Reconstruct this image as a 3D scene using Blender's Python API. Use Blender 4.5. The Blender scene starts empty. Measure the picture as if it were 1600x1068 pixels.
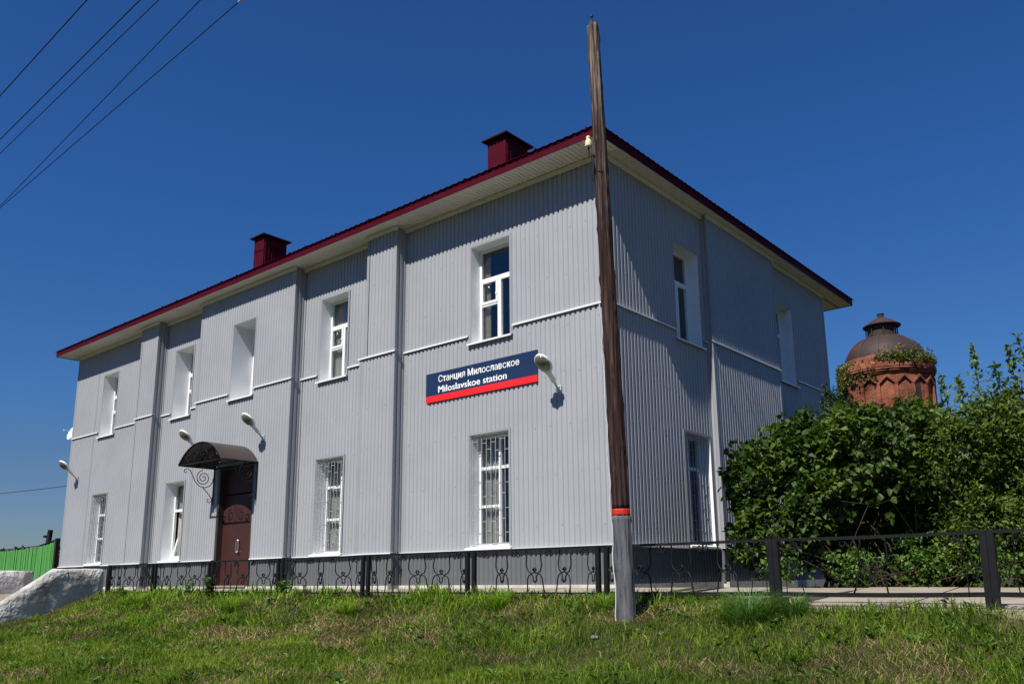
import bpy, bmesh, math, random
import numpy as np
from mathutils import Vector, Matrix

random.seed(7)
rng = np.random.default_rng(11)
SC = bpy.context.scene
COL = SC.collection
R_ = math.radians

# ------------------------------------------------------------------ camera, world, sun, exposure
cam_d = bpy.data.cameras.new('camera')
cam = bpy.data.objects.new('camera', cam_d)
COL.objects.link(cam)
SC.camera = cam
cam_d.sensor_width = 36.0
cam_d.lens = 29.581
cam_d.shift_x = -0.01041
cam_d.shift_y = 0.05321
cam_d.clip_start = 0.05
cam_d.clip_end = 5000
CAMPOS = Vector((7.99402678, -11.99105331, -0.5231333))
_yaw, _pit, _rol = R_(-39.79787), R_(12.136135), R_(-0.668623)
_f = Vector((math.sin(_yaw) * math.cos(_pit), math.cos(_yaw) * math.cos(_pit), math.sin(_pit)))
_r = Vector((math.cos(_yaw), -math.sin(_yaw), 0))
_u = _r.cross(_f)
_r2 = math.cos(_rol) * _r + math.sin(_rol) * _u
_u2 = -math.sin(_rol) * _r + math.cos(_rol) * _u
M = Matrix((_r2, _u2, -_f)).transposed().to_4x4()
M.translation = CAMPOS
cam.matrix_world = M

SUN = Vector((0.112, -1.0, 1.25)).normalized()
world = bpy.data.worlds.new('World')
SC.world = world
world.use_nodes = True
wn = world.node_tree.nodes
wl = world.node_tree.links
wn.clear()
sky = wn.new('ShaderNodeTexSky')
sky.sky_type = 'NISHITA'
sky.sun_disc = False
sky.sun_elevation = math.asin(SUN.z)
sky.sun_rotation = math.atan2(SUN.x, SUN.y)
sky.altitude = 1500
sky.air_density = 1.0
sky.dust_density = 0.3
sky.ozone_density = 4.0
bg = wn.new('ShaderNodeBackground')
bg.inputs['Strength'].default_value = 0.05
wo = wn.new('ShaderNodeOutputWorld')
# deep polarised blue of the photograph: one even tint over the whole sky
tint = wn.new('ShaderNodeMix')
tint.data_type = 'RGBA'
tint.blend_type = 'MULTIPLY'
tint.inputs[0].default_value = 1.0
geo_w = wn.new('ShaderNodeTexCoord')
sep_w = wn.new('ShaderNodeSeparateXYZ')
wl.new(geo_w.outputs['Generated'], sep_w.inputs[0])
# the air is hazier and less saturated towards the horizon, alike all the way round
haz = wn.new('ShaderNodeValToRGB')
haz.color_ramp.interpolation = 'EASE'
he = haz.color_ramp.elements
he[0].position, he[0].color = 0.0, (0.62, 0.62, 0.66, 1)
he[1].position, he[1].color = 0.42, (0.42, 0.94, 1.55, 1)
hm = he.new(0.10)
hm.color = (0.60, 0.74, 0.90, 1)
hm = he.new(0.22)
hm.color = (0.50, 0.90, 1.30, 1)
wl.new(sep_w.outputs[2], haz.inputs[0])
wl.new(haz.outputs[0], tint.inputs[7])
wl.new(sky.outputs[0], tint.inputs[6])
wl.new(tint.outputs[2], bg.inputs[0])
wl.new(bg.outputs[0], wo.inputs[0])

sun_d = bpy.data.lights.new('sun', 'SUN')
sun_d.energy = 5.0
sun_d.angle = R_(0.5)
sun_d.color = (1.0, 0.955, 0.89)
sun = bpy.data.objects.new('sun', sun_d)
COL.objects.link(sun)
sun.rotation_euler = (-SUN).to_track_quat('-Z', 'Y').to_euler()

SC.view_settings.view_transform = 'Standard'
SC.view_settings.look = 'None'
SC.view_settings.exposure = 0.45
SC.view_settings.gamma = 1.0
SC.view_settings.use_curve_mapping = False
SC.render.engine = 'CYCLES'
SC.cycles.max_bounces = 8
SC.cycles.transparent_max_bounces = 12

# ------------------------------------------------------------------ material helpers
MATS = {}


def base_mat(name, col, rough=0.6, spec=0.4, metal=0.0):
    m = bpy.data.materials.new(name)
    m.use_nodes = True
    nt = m.node_tree
    b = nt.nodes['Principled BSDF']
    b.inputs['Base Color'].default_value = (*col, 1)
    b.inputs['Roughness'].default_value = rough
    b.inputs['Specular IOR Level'].default_value = spec
    b.inputs['Metallic'].default_value = metal
    MATS[name] = m
    return m, nt, b


def N(nt, t, **kw):
    n = nt.nodes.new(t)
    for k, v in kw.items():
        setattr(n, k, v)
    return n


def noise_ramp(nt, scale, stops, detail=6, rough=0.6, coord='Object', stretch=None):
    tc = N(nt, 'ShaderNodeTexCoord')
    mp = N(nt, 'ShaderNodeMapping')
    if stretch:
        mp.inputs['Scale'].default_value = stretch
    nt.links.new(tc.outputs[coord], mp.inputs[0])
    nz = N(nt, 'ShaderNodeTexNoise')
    nz.inputs['Scale'].default_value = scale
    nz.inputs['Detail'].default_value = detail
    nz.inputs['Roughness'].default_value = rough
    nt.links.new(mp.outputs[0], nz.inputs['Vector'])
    rp = N(nt, 'ShaderNodeValToRGB')
    el = rp.color_ramp.elements
    el[0].position, el[0].color = stops[0][0], (*stops[0][1], 1)
    el[1].position, el[1].color = stops[-1][0], (*stops[-1][1], 1)
    for p, c in stops[1:-1]:
        e = el.new(p)
        e.color = (*c, 1)
    nt.links.new(nz.outputs['Fac'], rp.inputs[0])
    return rp, nz, mp


def add_bump(nt, b, height_socket, strength=0.3, dist=0.02):
    bp = N(nt, 'ShaderNodeBump')
    bp.inputs['Strength'].default_value = strength
    bp.inputs['Distance'].default_value = dist
    nt.links.new(height_socket, bp.inputs['Height'])
    nt.links.new(bp.outputs[0], b.inputs['Normal'])


def noisy(name, stops, scale=4, rough=0.6, spec=0.3, stretch=None, bump=0.0, bscale=None, bdist=0.02, metal=0.0, detail=6):
    m, nt, b = base_mat(name, stops[0][1], rough, spec, metal)
    rp, nz, mp = noise_ramp(nt, scale, stops, stretch=stretch, detail=detail)
    nt.links.new(rp.outputs[0], b.inputs['Base Color'])
    if bump:
        n2 = N(nt, 'ShaderNodeTexNoise')
        n2.inputs['Scale'].default_value = bscale or scale * 4
        n2.inputs['Detail'].default_value = 8
        nt.links.new(mp.outputs[0], n2.inputs['Vector'])
        add_bump(nt, b, n2.outputs['Fac'], bump, bdist)
    return m


def mul(c, k):
    return tuple(x * k for x in c)


# painted grey sheet metal, with faint panel-wide tone drift, rain streaks and specks of dirt
def cladding_mat(name, c):
    m, nt, b = base_mat(name, c, 0.5, 0.18)
    rp, nz, mp = noise_ramp(nt, 0.7, [(0.3, mul(c, 0.93)), (0.7, mul(c, 1.05))], detail=5)
    rp2, nz2, mp2 = noise_ramp(nt, 5.0, [(0.35, (0.9, 0.9, 0.89)), (0.62, (1, 1, 1))], detail=6, stretch=(1, 1, 0.09))
    mx = N(nt, 'ShaderNodeMix', data_type='RGBA', blend_type='MULTIPLY')
    mx.inputs[0].default_value = 0.25
    nt.links.new(rp.outputs[0], mx.inputs[6])
    nt.links.new(rp2.outputs[0], mx.inputs[7])
    rp3, nz3, mp3 = noise_ramp(nt, 42.0, [(0.22, (0.55, 0.54, 0.52)), (0.30, (1, 1, 1))], detail=2)
    mx2 = N(nt, 'ShaderNodeMix', data_type='RGBA', blend_type='MULTIPLY')
    mx2.inputs[0].default_value = 0.6
    nt.links.new(mx.outputs[2], mx2.inputs[6])
    nt.links.new(rp3.outputs[0], mx2.inputs[7])
    nt.links.new(mx2.outputs[2], b.inputs['Base Color'])
    n4 = N(nt, 'ShaderNodeTexNoise')
    n4.inputs['Scale'].default_value = 1.6
    n4.inputs['Detail'].default_value = 3
    nt.links.new(mp.outputs[0], n4.inputs['Vector'])
    add_bump(nt, b, n4.outputs['Fac'], 0.25, 0.02)
    return m


cladding = cladding_mat('grey_cladding', (0.315, 0.321, 0.338))
plinth_m = cladding_mat('dark_grey_cladding', (0.114, 0.119, 0.126))
trim_m = cladding_mat('grey_trim', (0.275, 0.282, 0.300))
white_m = noisy('white_sheet', [(0.35, (0.66, 0.66, 0.66)), (0.7, (0.74, 0.74, 0.735))], 3, 0.4, 0.4)
reveal_m = noisy('reveal_sheet', [(0.35, (0.76, 0.78, 0.79)), (0.7, (0.83, 0.84, 0.845))], 2, 0.45, 0.4, bump=0.12, bscale=3)
pvc_m = noisy('window_plastic', [(0.3, (0.70, 0.71, 0.71)), (0.7, (0.77, 0.77, 0.77))], 5, 0.35, 0.45)
soffit_m = noisy('soffit_plastic', [(0.3, (0.68, 0.66, 0.60)), (0.7, (0.76, 0.74, 0.68))], 3, 0.45, 0.35)
cornice_m = noisy('cornice_plastic', [(0.3, (0.62, 0.61, 0.54)), (0.7, (0.70, 0.69, 0.62))], 4, 0.5, 0.3)
maroon_m = noisy('maroon_sheet', [(0.3, (0.054, 0.002, 0.010)), (0.7, (0.070, 0.003, 0.013))], 3, 0.6, 0.06)
capdark_m = noisy('dark_maroon_cap', [(0.3, (0.020, 0.004, 0.007)), (0.7, (0.030, 0.006, 0.010))], 3, 0.6, 0.12)
brown_m = noisy('brown_door_paint', [(0.3, (0.042, 0.016, 0.013)), (0.7, (0.054, 0.020, 0.016))], 3, 0.5, 0.2, bump=0.05)
canopy_m = noisy('dark_brown_sheet', [(0.3, (0.036, 0.026, 0.023)), (0.7, (0.048, 0.035, 0.031))], 3, 0.42, 0.45)
black_m = noisy('black_iron', [(0.3, (0.006, 0.006, 0.0065)), (0.7, (0.011, 0.0105, 0.0115))], 9, 0.55, 0.2, bump=0.2, bscale=60, bdist=0.004)
navy_m = noisy('sign_navy', [(0.3, (0.009, 0.025, 0.070)), (0.7, (0.011, 0.029, 0.078))], 2, 0.5, 0.2)
signred_m = noisy('sign_red', [(0.3, (0.64, 0.017, 0.022)), (0.7, (0.70, 0.021, 0.026))], 2, 0.5, 0.2)
letter_m = noisy('sign_white', [(0.3, (0.80, 0.80, 0.80)), (0.7, (0.85, 0.85, 0.85))], 2, 0.4, 0.4)
steel_m = noisy('steel', [(0.3, (0.55, 0.55, 0.56)), (0.7, (0.68, 0.68, 0.68))], 8, 0.3, 0.5, metal=0.9)
lampw_m = noisy('lamp_white', [(0.3, (0.66, 0.67, 0.66)), (0.7, (0.76, 0.77, 0.76))], 8, 0.35, 0.45)
lens_m = noisy('lamp_lens', [(0.35, (0.085, 0.080, 0.052)), (0.65, (0.17, 0.16, 0.115))], 12, 0.12, 0.6)
galv_m = noisy('galvanised', [(0.3, (0.42, 0.43, 0.44)), (0.7, (0.55, 0.56, 0.57))], 12, 0.45, 0.4)
screw_m = noisy('screw_heads', [(0.3, (0.09, 0.09, 0.095)), (0.7, (0.2, 0.2, 0.21))], 30, 0.5, 0.3)
bar_m = noisy('grille_paint', [(0.3, (0.26, 0.265, 0.275)), (0.7, (0.36, 0.365, 0.38))], 10, 0.5, 0.3)
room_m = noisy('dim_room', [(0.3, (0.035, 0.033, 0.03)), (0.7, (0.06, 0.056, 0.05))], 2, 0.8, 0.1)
curtain_m = noisy('curtain_cloth', [(0.3, (0.30, 0.265, 0.22)), (0.7, (0.40, 0.36, 0.30))], 4, 0.9, 0.1)
concrete_m = noisy('concrete', [(0.3, (0.22, 0.185, 0.14)), (0.5, (0.29, 0.25, 0.195)), (0.7, (0.34, 0.295, 0.235))], 1.6, 0.85, 0.2, bump=0.35, bscale=30)
found_m = noisy('whitewashed_foundation', [(0.3, (0.38, 0.36, 0.32)), (0.7, (0.54, 0.52, 0.48))], 4, 0.8, 0.2, bump=0.3, bscale=25)
porc_m = noisy('porcelain', [(0.3, (0.66, 0.54, 0.30)), (0.7, (0.78, 0.68, 0.45))], 20, 0.25, 0.5)
rust_m = noisy('rusty_dome', [(0.25, (0.026, 0.018, 0.017)), (0.5, (0.042, 0.025, 0.022)), (0.75, (0.062, 0.033, 0.026))], 1.2, 0.65, 0.3, bump=0.25, bscale=3, bdist=0.05)
darkmetal_m = noisy('dark_lantern', [(0.3, (0.022, 0.017, 0.015)), (0.7, (0.05, 0.034, 0.027))], 2, 0.7, 0.2)
bark_m = noisy('bark', [(0.3, (0.022, 0.016, 0.012)), (0.7, (0.06, 0.045, 0.033))], 12, 0.9, 0.1, stretch=(1, 1, 0.2), bump=0.5, bscale=40)
wire_m = noisy('wire', [(0.3, (0.010, 0.010, 0.012)), (0.7, (0.02, 0.02, 0.022))], 5, 0.6, 0.2)
stone_m = noisy('stone', [(0.3, (0.14, 0.125, 0.11)), (0.7, (0.22, 0.205, 0.19))], 14, 0.85, 0.2, bump=0.4, bscale=50)
litter_m = noisy('dry_leaf_litter', [(0.3, (0.10, 0.05, 0.025)), (0.7, (0.20, 0.11, 0.055))], 9, 0.9, 0.1)
greenf_m = noisy('green_fence_paint', [(0.25, (0.048, 0.17, 0.036)), (0.50, (0.075, 0.27, 0.058)), (0.8, (0.13, 0.33, 0.11))], 2.3, 0.7, 0.2, stretch=(6, 6, 0.5))
tar_m = noisy('tarred_post', [(0.3, (0.018, 0.015, 0.014)), (0.7, (0.035, 0.030, 0.027))], 8, 0.85, 0.2)
dish_m = noisy('dish_white', [(0.3, (0.70, 0.70, 0.70)), (0.7, (0.78, 0.78, 0.78))], 8, 0.4, 0.4)
bottle_m = noisy('green_plastic', [(0.3, (0.02, 0.22, 0.13)), (0.7, (0.04, 0.30, 0.2))], 8, 0.25, 0.5)
polegrey_m = noisy('pole_grey_paint', [(0.36, (0.032, 0.032, 0.034)), (0.46, (0.085, 0.087, 0.095)), (0.7, (0.14, 0.143, 0.152))], 4, 0.75, 0.2, stretch=(6, 6, 0.5), bump=0.6, bscale=16, bdist=0.02)
polered_m = noisy('pole_red_paint', [(0.3, (0.42, 0.018, 0.009)), (0.7, (0.52, 0.028, 0.014))], 14, 0.6, 0.3, bump=0.3, bscale=40)


# weathered pole timber: dark brown low down, greyer where the old stain has washed off
def pole_mat():
    m, nt, b = base_mat('pole_timber', (0.06, 0.03, 0.02), 0.85, 0.2)
    st = (26, 26, 0.8)
    rp, nz, mp = noise_ramp(nt, 1.2, [(0.38, (0.008, 0.004, 0.0035)), (0.5, (0.025, 0.012, 0.010)), (0.63, (0.062, 0.030, 0.024))], stretch=st, detail=9)
    rp2, nz2, mp2 = noise_ramp(nt, 1.2, [(0.40, (0.016, 0.010, 0.008)), (0.5, (0.085, 0.060, 0.046)), (0.60, (0.25, 0.195, 0.155))], stretch=st, detail=9)
    tc = N(nt, 'ShaderNodeTexCoord')
    sx = N(nt, 'ShaderNodeSeparateXYZ')
    nt.links.new(tc.outputs['Object'], sx.inputs[0])
    mr = N(nt, 'ShaderNodeMapRange')
    mr.inputs[1].default_value = 5.6
    mr.inputs[2].default_value = 8.4
    nt.links.new(sx.outputs[2], mr.inputs[0])
    ad = N(nt, 'ShaderNodeMath', operation='MULTIPLY_ADD')
    ad.inputs[1].default_value = 0.8
    n3 = N(nt, 'ShaderNodeTexNoise')
    n3.inputs['Scale'].default_value = 2.0
    nt.links.new(mp.outputs[0], n3.inputs['Vector'])
    nt.links.new(n3.outputs['Fac'], ad.inputs[0])
    sub = N(nt, 'ShaderNodeMath', operation='SUBTRACT')
    sub.inputs[1].default_value = 0.4
    nt.links.new(ad.outputs[0], sub.inputs[0])
    nt.links.new(mr.outputs[0], ad.inputs[2])
    sub.use_clamp = True
    mx = N(nt, 'ShaderNodeMix', data_type='RGBA')
    nt.links.new(sub.outputs[0], mx.inputs[0])
    nt.links.new(rp.outputs[0], mx.inputs[6])
    nt.links.new(rp2.outputs[0], mx.inputs[7])
    nt.links.new(mx.outputs[2], b.inputs['Base Color'])
    add_bump(nt, b, nz2.outputs['Fac'], 0.9, 0.03)
    return m


pole_m = pole_mat()


def glass_mat(name, tint=(0.03, 0.04, 0.05)):
    m = bpy.data.materials.new(name)
    m.use_nodes = True
    nt = m.node_tree
    nt.nodes.clear()
    out = N(nt, 'ShaderNodeOutputMaterial')
    tr = N(nt, 'ShaderNodeBsdfTransparent')
    tr.inputs[0].default_value = (0.88, 0.91, 0.93, 1)
    gl = N(nt, 'ShaderNodeBsdfGlossy')
    gl.inputs['Roughness'].default_value = 0.015
    fr = N(nt, 'ShaderNodeFresnel')
    fr.inputs['IOR'].default_value = 1.95
    mx = N(nt, 'ShaderNodeMixShader')
    # light leaving the pane from its inner face passes straight on
    geo = N(nt, 'ShaderNodeNewGeometry')
    inv = N(nt, 'ShaderNodeMath', operation='SUBTRACT')
    inv.inputs[0].default_value = 1.0
    nt.links.new(geo.outputs['Backfacing'], inv.inputs[1])
    ml = N(nt, 'ShaderNodeMath', operation='MULTIPLY')
    nt.links.new(fr.outputs[0], ml.inputs[0])
    nt.links.new(inv.outputs[0], ml.inputs[1])
    nt.links.new(ml.outputs[0], mx.inputs[0])
    nt.links.new(tr.outputs[0], mx.inputs[1])
    nt.links.new(gl.outputs[0], mx.inputs[2])
    nt.links.new(mx.outputs[0], out.inputs[0])
    return m


glass_m = glass_mat('window_glass')


def plaster_mat():
    m, nt, b = base_mat('rough_whitewash', (0.6, 0.6, 0.6), 0.9, 0.15)
    rp, nz, mp = noise_ramp(nt, 1.8, [(0.28, (0.13, 0.10, 0.07)), (0.38, (0.30, 0.28, 0.25)), (0.50, (0.43, 0.425, 0.42)), (0.72, (0.58, 0.58, 0.575))], detail=9, rough=0.65)
    nt.links.new(rp.outputs[0], b.inputs['Base Color'])
    n2 = N(nt, 'ShaderNodeTexNoise')
    n2.inputs['Scale'].default_value = 7
    n2.inputs['Detail'].default_value = 9
    nt.links.new(mp.outputs[0], n2.inputs['Vector'])
    add_bump(nt, b, n2.outputs['Fac'], 1.0, 0.10)
    return m


plaster_m = plaster_mat()


def brick_mat():
    m, nt, b = base_mat('old_brick', (0.3, 0.1, 0.06), 0.9, 0.1)
    tc = N(nt, 'ShaderNodeTexCoord')
    br = N(nt, 'ShaderNodeTexBrick')
    br.inputs['Scale'].default_value = 1.0
    br.inputs['Brick Width'].default_value = 0.27
    br.inputs['Row Height'].default_value = 0.09
    br.inputs['Mortar Size'].default_value = 0.014
    br.inputs['Color1'].default_value = (0.30, 0.080, 0.042, 1)
    br.inputs['Color2'].default_value = (0.18, 0.047, 0.026, 1)
    br.inputs['Mortar'].default_value = (0.22, 0.13, 0.09, 1)
    nt.links.new(tc.outputs['UV'], br.inputs['Vector'])
    rp, nz, mp = noise_ramp(nt, 1.1, [(0.34, (0.30, 0.27, 0.26)), (0.50, (0.85, 0.82, 0.80)), (0.70, (1.35, 1.2, 1.1))], detail=9)
    mx = N(nt, 'ShaderNodeMix', data_type='RGBA', blend_type='MULTIPLY')
    mx.inputs[0].default_value = 1.0
    nt.links.new(br.outputs['Color'], mx.inputs[6])
    nt.links.new(rp.outputs[0], mx.inputs[7])
    nt.links.new(mx.outputs[2], b.inputs['Base Color'])
    add_bump(nt, b, br.outputs['Fac'], -0.6, 0.03)
    return m


brick_m = brick_mat()


def leaf_mat(name, c0, c1, c2, transl=0.3, rough=0.45, spec=0.4):
    """leaf colour varies leaf by leaf (random per island) and clump by clump"""
    m = bpy.data.materials.new(name)
    m.use_nodes = True
    nt = m.node_tree
    b = nt.nodes['Principled BSDF']
    b.inputs['Roughness'].default_value = rough
    b.inputs['Specular IOR Level'].default_value = spec
    geo = N(nt, 'ShaderNodeNewGeometry')
    oi = N(nt, 'ShaderNodeObjectInfo')
    tc = N(nt, 'ShaderNodeTexCoord')
    nz = N(nt, 'ShaderNodeTexNoise')
    nz.inputs['Scale'].default_value = 1.1
    nz.inputs['Detail'].default_value = 3
    nt.links.new(geo.outputs['Position'], nz.inputs['Vector'])
    a = N(nt, 'ShaderNodeMath', operation='ADD')
    nt.links.new(geo.outputs['Random Per Island'], a.inputs[0])
    nt.links.new(oi.outputs['Random'], a.inputs[1])
    fr = N(nt, 'ShaderNodeMath', operation='FRACT')
    nt.links.new(a.outputs[0], fr.inputs[0])
    s = N(nt, 'ShaderNodeMath', operation='MULTIPLY_ADD')
    s.inputs[1].default_value = 0.55
    nt.links.new(fr.outputs[0], s.inputs[0])
    s2 = N(nt, 'ShaderNodeMath', operation='MULTIPLY_ADD')
    s2.inputs[1].default_value = 1.3
    s2.inputs[2].default_value = -0.42
    nt.links.new(nz.outputs['Fac'], s2.inputs[0])
    nt.links.new(s2.outputs[0], s.inputs[2])
    rp = N(nt, 'ShaderNodeValToRGB')
    e = rp.color_ramp.elements
    e[0].position, e[0].color = 0.1, (*c0, 1)
    e[1].position, e[1].color = 0.95, (*c2, 1)
    k = e.new(0.5)
    k.color = (*c1, 1)
    nt.links.new(s.outputs[0], rp.inputs[0])
    nt.links.new(rp.outputs[0], b.inputs['Base Color'])
    tl = N(nt, 'ShaderNodeBsdfTranslucent')
    tm = N(nt, 'ShaderNodeMix', data_type='RGBA', blend_type='MULTIPLY')
    tm.inputs[0].default_value = 1
    tm.inputs[7].default_value = (1.3, 1.5, 0.5, 1)
    nt.links.new(rp.outputs[0], tm.inputs[6])
    nt.links.new(tm.outputs[2], tl.inputs[0])
    mx = N(nt, 'ShaderNodeMixShader')
    mx.inputs[0].default_value = transl
    out = nt.nodes['Material Output']
    nt.links.new(b.outputs[0], mx.inputs[1])
    nt.links.new(tl.outputs[0], mx.inputs[2])
    nt.links.new(mx.outputs[0], out.inputs[0])
    return m


lilac_leaf_m = leaf_mat('lilac_leaf', (0.018, 0.036, 0.007), (0.046, 0.085, 0.014), (0.13, 0.19, 0.028), 0.3, 0.5, 0.25)
shrub_leaf_m = leaf_mat('shrub_leaf', (0.024, 0.044, 0.007), (0.060, 0.098, 0.014), (0.14, 0.19, 0.028), 0.28, 0.5, 0.25)
dark_leaf_m = leaf_mat('dark_tree_leaf', (0.012, 0.026, 0.010), (0.022, 0.046, 0.015), (0.05, 0.085, 0.025), 0.2, 0.5, 0.25)
moss_m = leaf_mat('ledge_weeds', (0.035, 0.055, 0.010), (0.075, 0.10, 0.016), (0.19, 0.16, 0.03), 0.25)
blade_m = leaf_mat('grass_blade', (0.040, 0.070, 0.008), (0.105, 0.168, 0.017), (0.25, 0.295, 0.042), 0.40, 0.6, 0.15)
tall_m = leaf_mat('tall_grass_blade', (0.070, 0.140, 0.010), (0.140, 0.250, 0.018), (0.27, 0.37, 0.038), 0.44, 0.5, 0.25)
blue_m = leaf_mat('tussock_blade', (0.045, 0.10, 0.022), (0.085, 0.165, 0.036), (0.16, 0.26, 0.075), 0.4, 0.5, 0.25)
straw_m = leaf_mat('straw_blade', (0.12, 0.08, 0.04), (0.25, 0.18, 0.085), (0.42, 0.33, 0.18), 0.2, 0.7, 0.15)
weed_m = leaf_mat('weed_leaf', (0.03, 0.07, 0.012), (0.07, 0.14, 0.02), (0.13, 0.22, 0.035), 0.35)
far_m = leaf_mat('far_tree_leaf', (0.025, 0.040, 0.020), (0.04, 0.06, 0.03), (0.06, 0.085, 0.04), 0.2)


def soil_mat():
    m, nt, b = base_mat('grassy_soil', (0.05, 0.05, 0.02), 0.95, 0.1)
    rp, nz, mp = noise_ramp(nt, 0.9, [(0.30, (0.11, 0.075, 0.045)), (0.42, (0.055, 0.045, 0.022)), (0.6, (0.026, 0.036, 0.010)), (0.8, (0.032, 0.046, 0.012))], detail=10, rough=0.7)  # earth colours, darkened overall so the gaps between blades read as shadow
    nt.links.new(rp.outputs[0], b.inputs['Base Color'])
    n2 = N(nt, 'ShaderNodeTexNoise')
    n2.inputs['Scale'].default_value = 14
    n2.inputs['Detail'].default_value = 8
    nt.links.new(mp.outputs[0], n2.inputs['Vector'])
    add_bump(nt, b, n2.outputs['Fac'], 0.8, 0.06)
    return m


soil_m = soil_mat()

# ------------------------------------------------------------------ object helpers


def tag(o, label=None, cat=None, group=None, kind=None):
    if label:
        o['label'] = label
    if cat:
        o['category'] = cat
    if group:
        o['group'] = group
    if kind:
        o['kind'] = kind
    return o


def thing(name, label, cat, loc=(0, 0, 0), group=None):
    o = bpy.data.objects.new(name, None)
    o.empty_display_size = 0.2
    COL.objects.link(o)
    o.location = loc
    return tag(o, label, cat, group)


def worldloc(o):
    v = Vector((0, 0, 0))
    while o is not None:
        v = v + Vector(o.location)
        o = o.parent
    return v


def obj(name, bm, mat, parent=None, smooth=False, label=None, kind=None, recalc=True):
    """links a bmesh built in world coordinates as one mesh object"""
    if recalc:
        bmesh.ops.recalc_face_normals(bm, faces=bm.faces)
    me = bpy.data.meshes.new(name)
    bm.to_mesh(me)
    bm.free()
    return objm(name, me, mat, parent, smooth, label, kind)


def objm(name, me, mat, parent=None, smooth=False, label=None, kind=None):
    me.materials.append(mat)
    if smooth:
        me.polygons.foreach_set('use_smooth', [True] * len(me.polygons))
    o = bpy.data.objects.new(name, me)
    COL.objects.link(o)
    if parent is not None:
        me.transform(Matrix.Translation(-worldloc(parent)))
        o.parent = parent
    if label:
        o['label'] = label
    if kind:
        o['kind'] = kind
    return o


def box(bm, a, b, fn=None):
    """axis box between corner a and corner b (optionally through a facade mapping)"""
    f = fn or (lambda x, y, z: (x, y, z))
    xs, ys, zs = (a[0], b[0]), (a[1], b[1]), (a[2], b[2])
    v = [bm.verts.new(f(xs[i], ys[j], zs[k])) for i in (0, 1) for j in (0, 1) for k in (0, 1)]
    for q in ((0, 1, 3, 2), (4, 6, 7, 5), (0, 4, 5, 1), (2, 3, 7, 6), (0, 2, 6, 4), (1, 5, 7, 3)):
        bm.faces.new([v[i] for i in q])


def quad(bm, pts):
    return bm.faces.new([bm.verts.new(p) for p in pts])


def tube(bm, pts, r, n=6, caps=True):
    pts = [Vector(p) for p in pts]
    rs = r if isinstance(r, (list, tuple)) else [r] * len(pts)
    rings = []
    up = None
    for i, p in enumerate(pts):
        d = (pts[min(i + 1, len(pts) - 1)] - pts[max(i - 1, 0)])
        if d.length < 1e-9:
            d = Vector((0, 0, 1))
        d.normalize()
        if up is None:
            up = d.orthogonal().normalized()
        else:
            up = (up - up.dot(d) * d)
            if up.length < 1e-6:
                up = d.orthogonal()
            up.normalize()
        s = d.cross(up)
        rings.append([bm.verts.new(p + rs[i] * (math.cos(2 * math.pi * k / n) * up + math.sin(2 * math.pi * k / n) * s)) for k in range(n)])
    for a, b in zip(rings, rings[1:]):
        for k in range(n):
            bm.faces.new((a[k], a[(k + 1) % n], b[(k + 1) % n], b[k]))
    if caps:
        bm.faces.new(rings[0][::-1])
        bm.faces.new(rings[-1])


def lathe(bm, prof, c=(0, 0, 0), n=32, wob=None, uv=False):
    """profile of (radius, z) turned round the vertical through c"""
    rings = []
    for j, (r, z) in enumerate(prof):
        ring = []
        for k in range(n):
            a = 2 * math.pi * k / n
            rr = r + (wob(a, z, j) if wob else 0)
            ring.append(bm.verts.new((c[0] + rr * math.cos(a), c[1] + rr * math.sin(a), c[2] + z)))
        rings.append(ring)
    ul = bm.loops.layers.uv.verify() if uv else None
    for j, (a, b) in enumerate(zip(rings, rings[1:])):
        for k in range(n):
            f = bm.faces.new((a[k], a[(k + 1) % n], b[(k + 1) % n], b[k]))
            if uv:
                rr = max(prof[j][0], prof[j + 1][0], 1.5)
                u0, u1 = 2 * math.pi * k / n * rr, 2 * math.pi * (k + 1) / n * rr
                s0, s1 = prof[j][1], prof[j + 1][1]
                for lp, (u, s) in zip(f.loops, ((u0, s0), (u1, s0), (u1, s1), (u0, s1))):
                    lp[ul].uv = (u, s)
    return rings


def npmesh(name, verts, faces):
    """verts (N,3), faces (M,k) numpy to a mesh, quickly"""
    me = bpy.data.meshes.new(name)
    k = faces.shape[1]
    me.vertices.add(len(verts))
    me.vertices.foreach_set('co', np.asarray(verts, np.float32).ravel())
    me.loops.add(faces.size)
    me.loops.foreach_set('vertex_index', np.asarray(faces, np.int32).ravel())
    me.polygons.add(len(faces))
    me.polygons.foreach_set('loop_start', np.arange(0, faces.size, k, dtype=np.int32))
    me.update(calc_edges=True)
    me.validate()
    return me


_perm = np.random.default_rng(3).random((256, 256))


def vnoise(x, y):
    x = np.asarray(x, float)
    y = np.asarray(y, float)
    xi = np.floor(x).astype(int)
    yi = np.floor(y).astype(int)
    fx, fy = x - xi, y - yi
    fx = fx * fx * (3 - 2 * fx)
    fy = fy * fy * (3 - 2 * fy)
    g = lambda i, j: _perm[i % 256, j % 256]
    return (g(xi, yi) * (1 - fx) + g(xi + 1, yi) * fx) * (1 - fy) + (g(xi, yi + 1) * (1 - fx) + g(xi + 1, yi + 1) * fx) * fy


def fbm(x, y, o=4):
    s, a, t = 0, 0.5, 0
    for i in range(o):
        s = s + a * vnoise(x * 2 ** i + 17 * i, y * 2 ** i + 31 * i)
        t += a
        a *= 0.5
    return s / t


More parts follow.
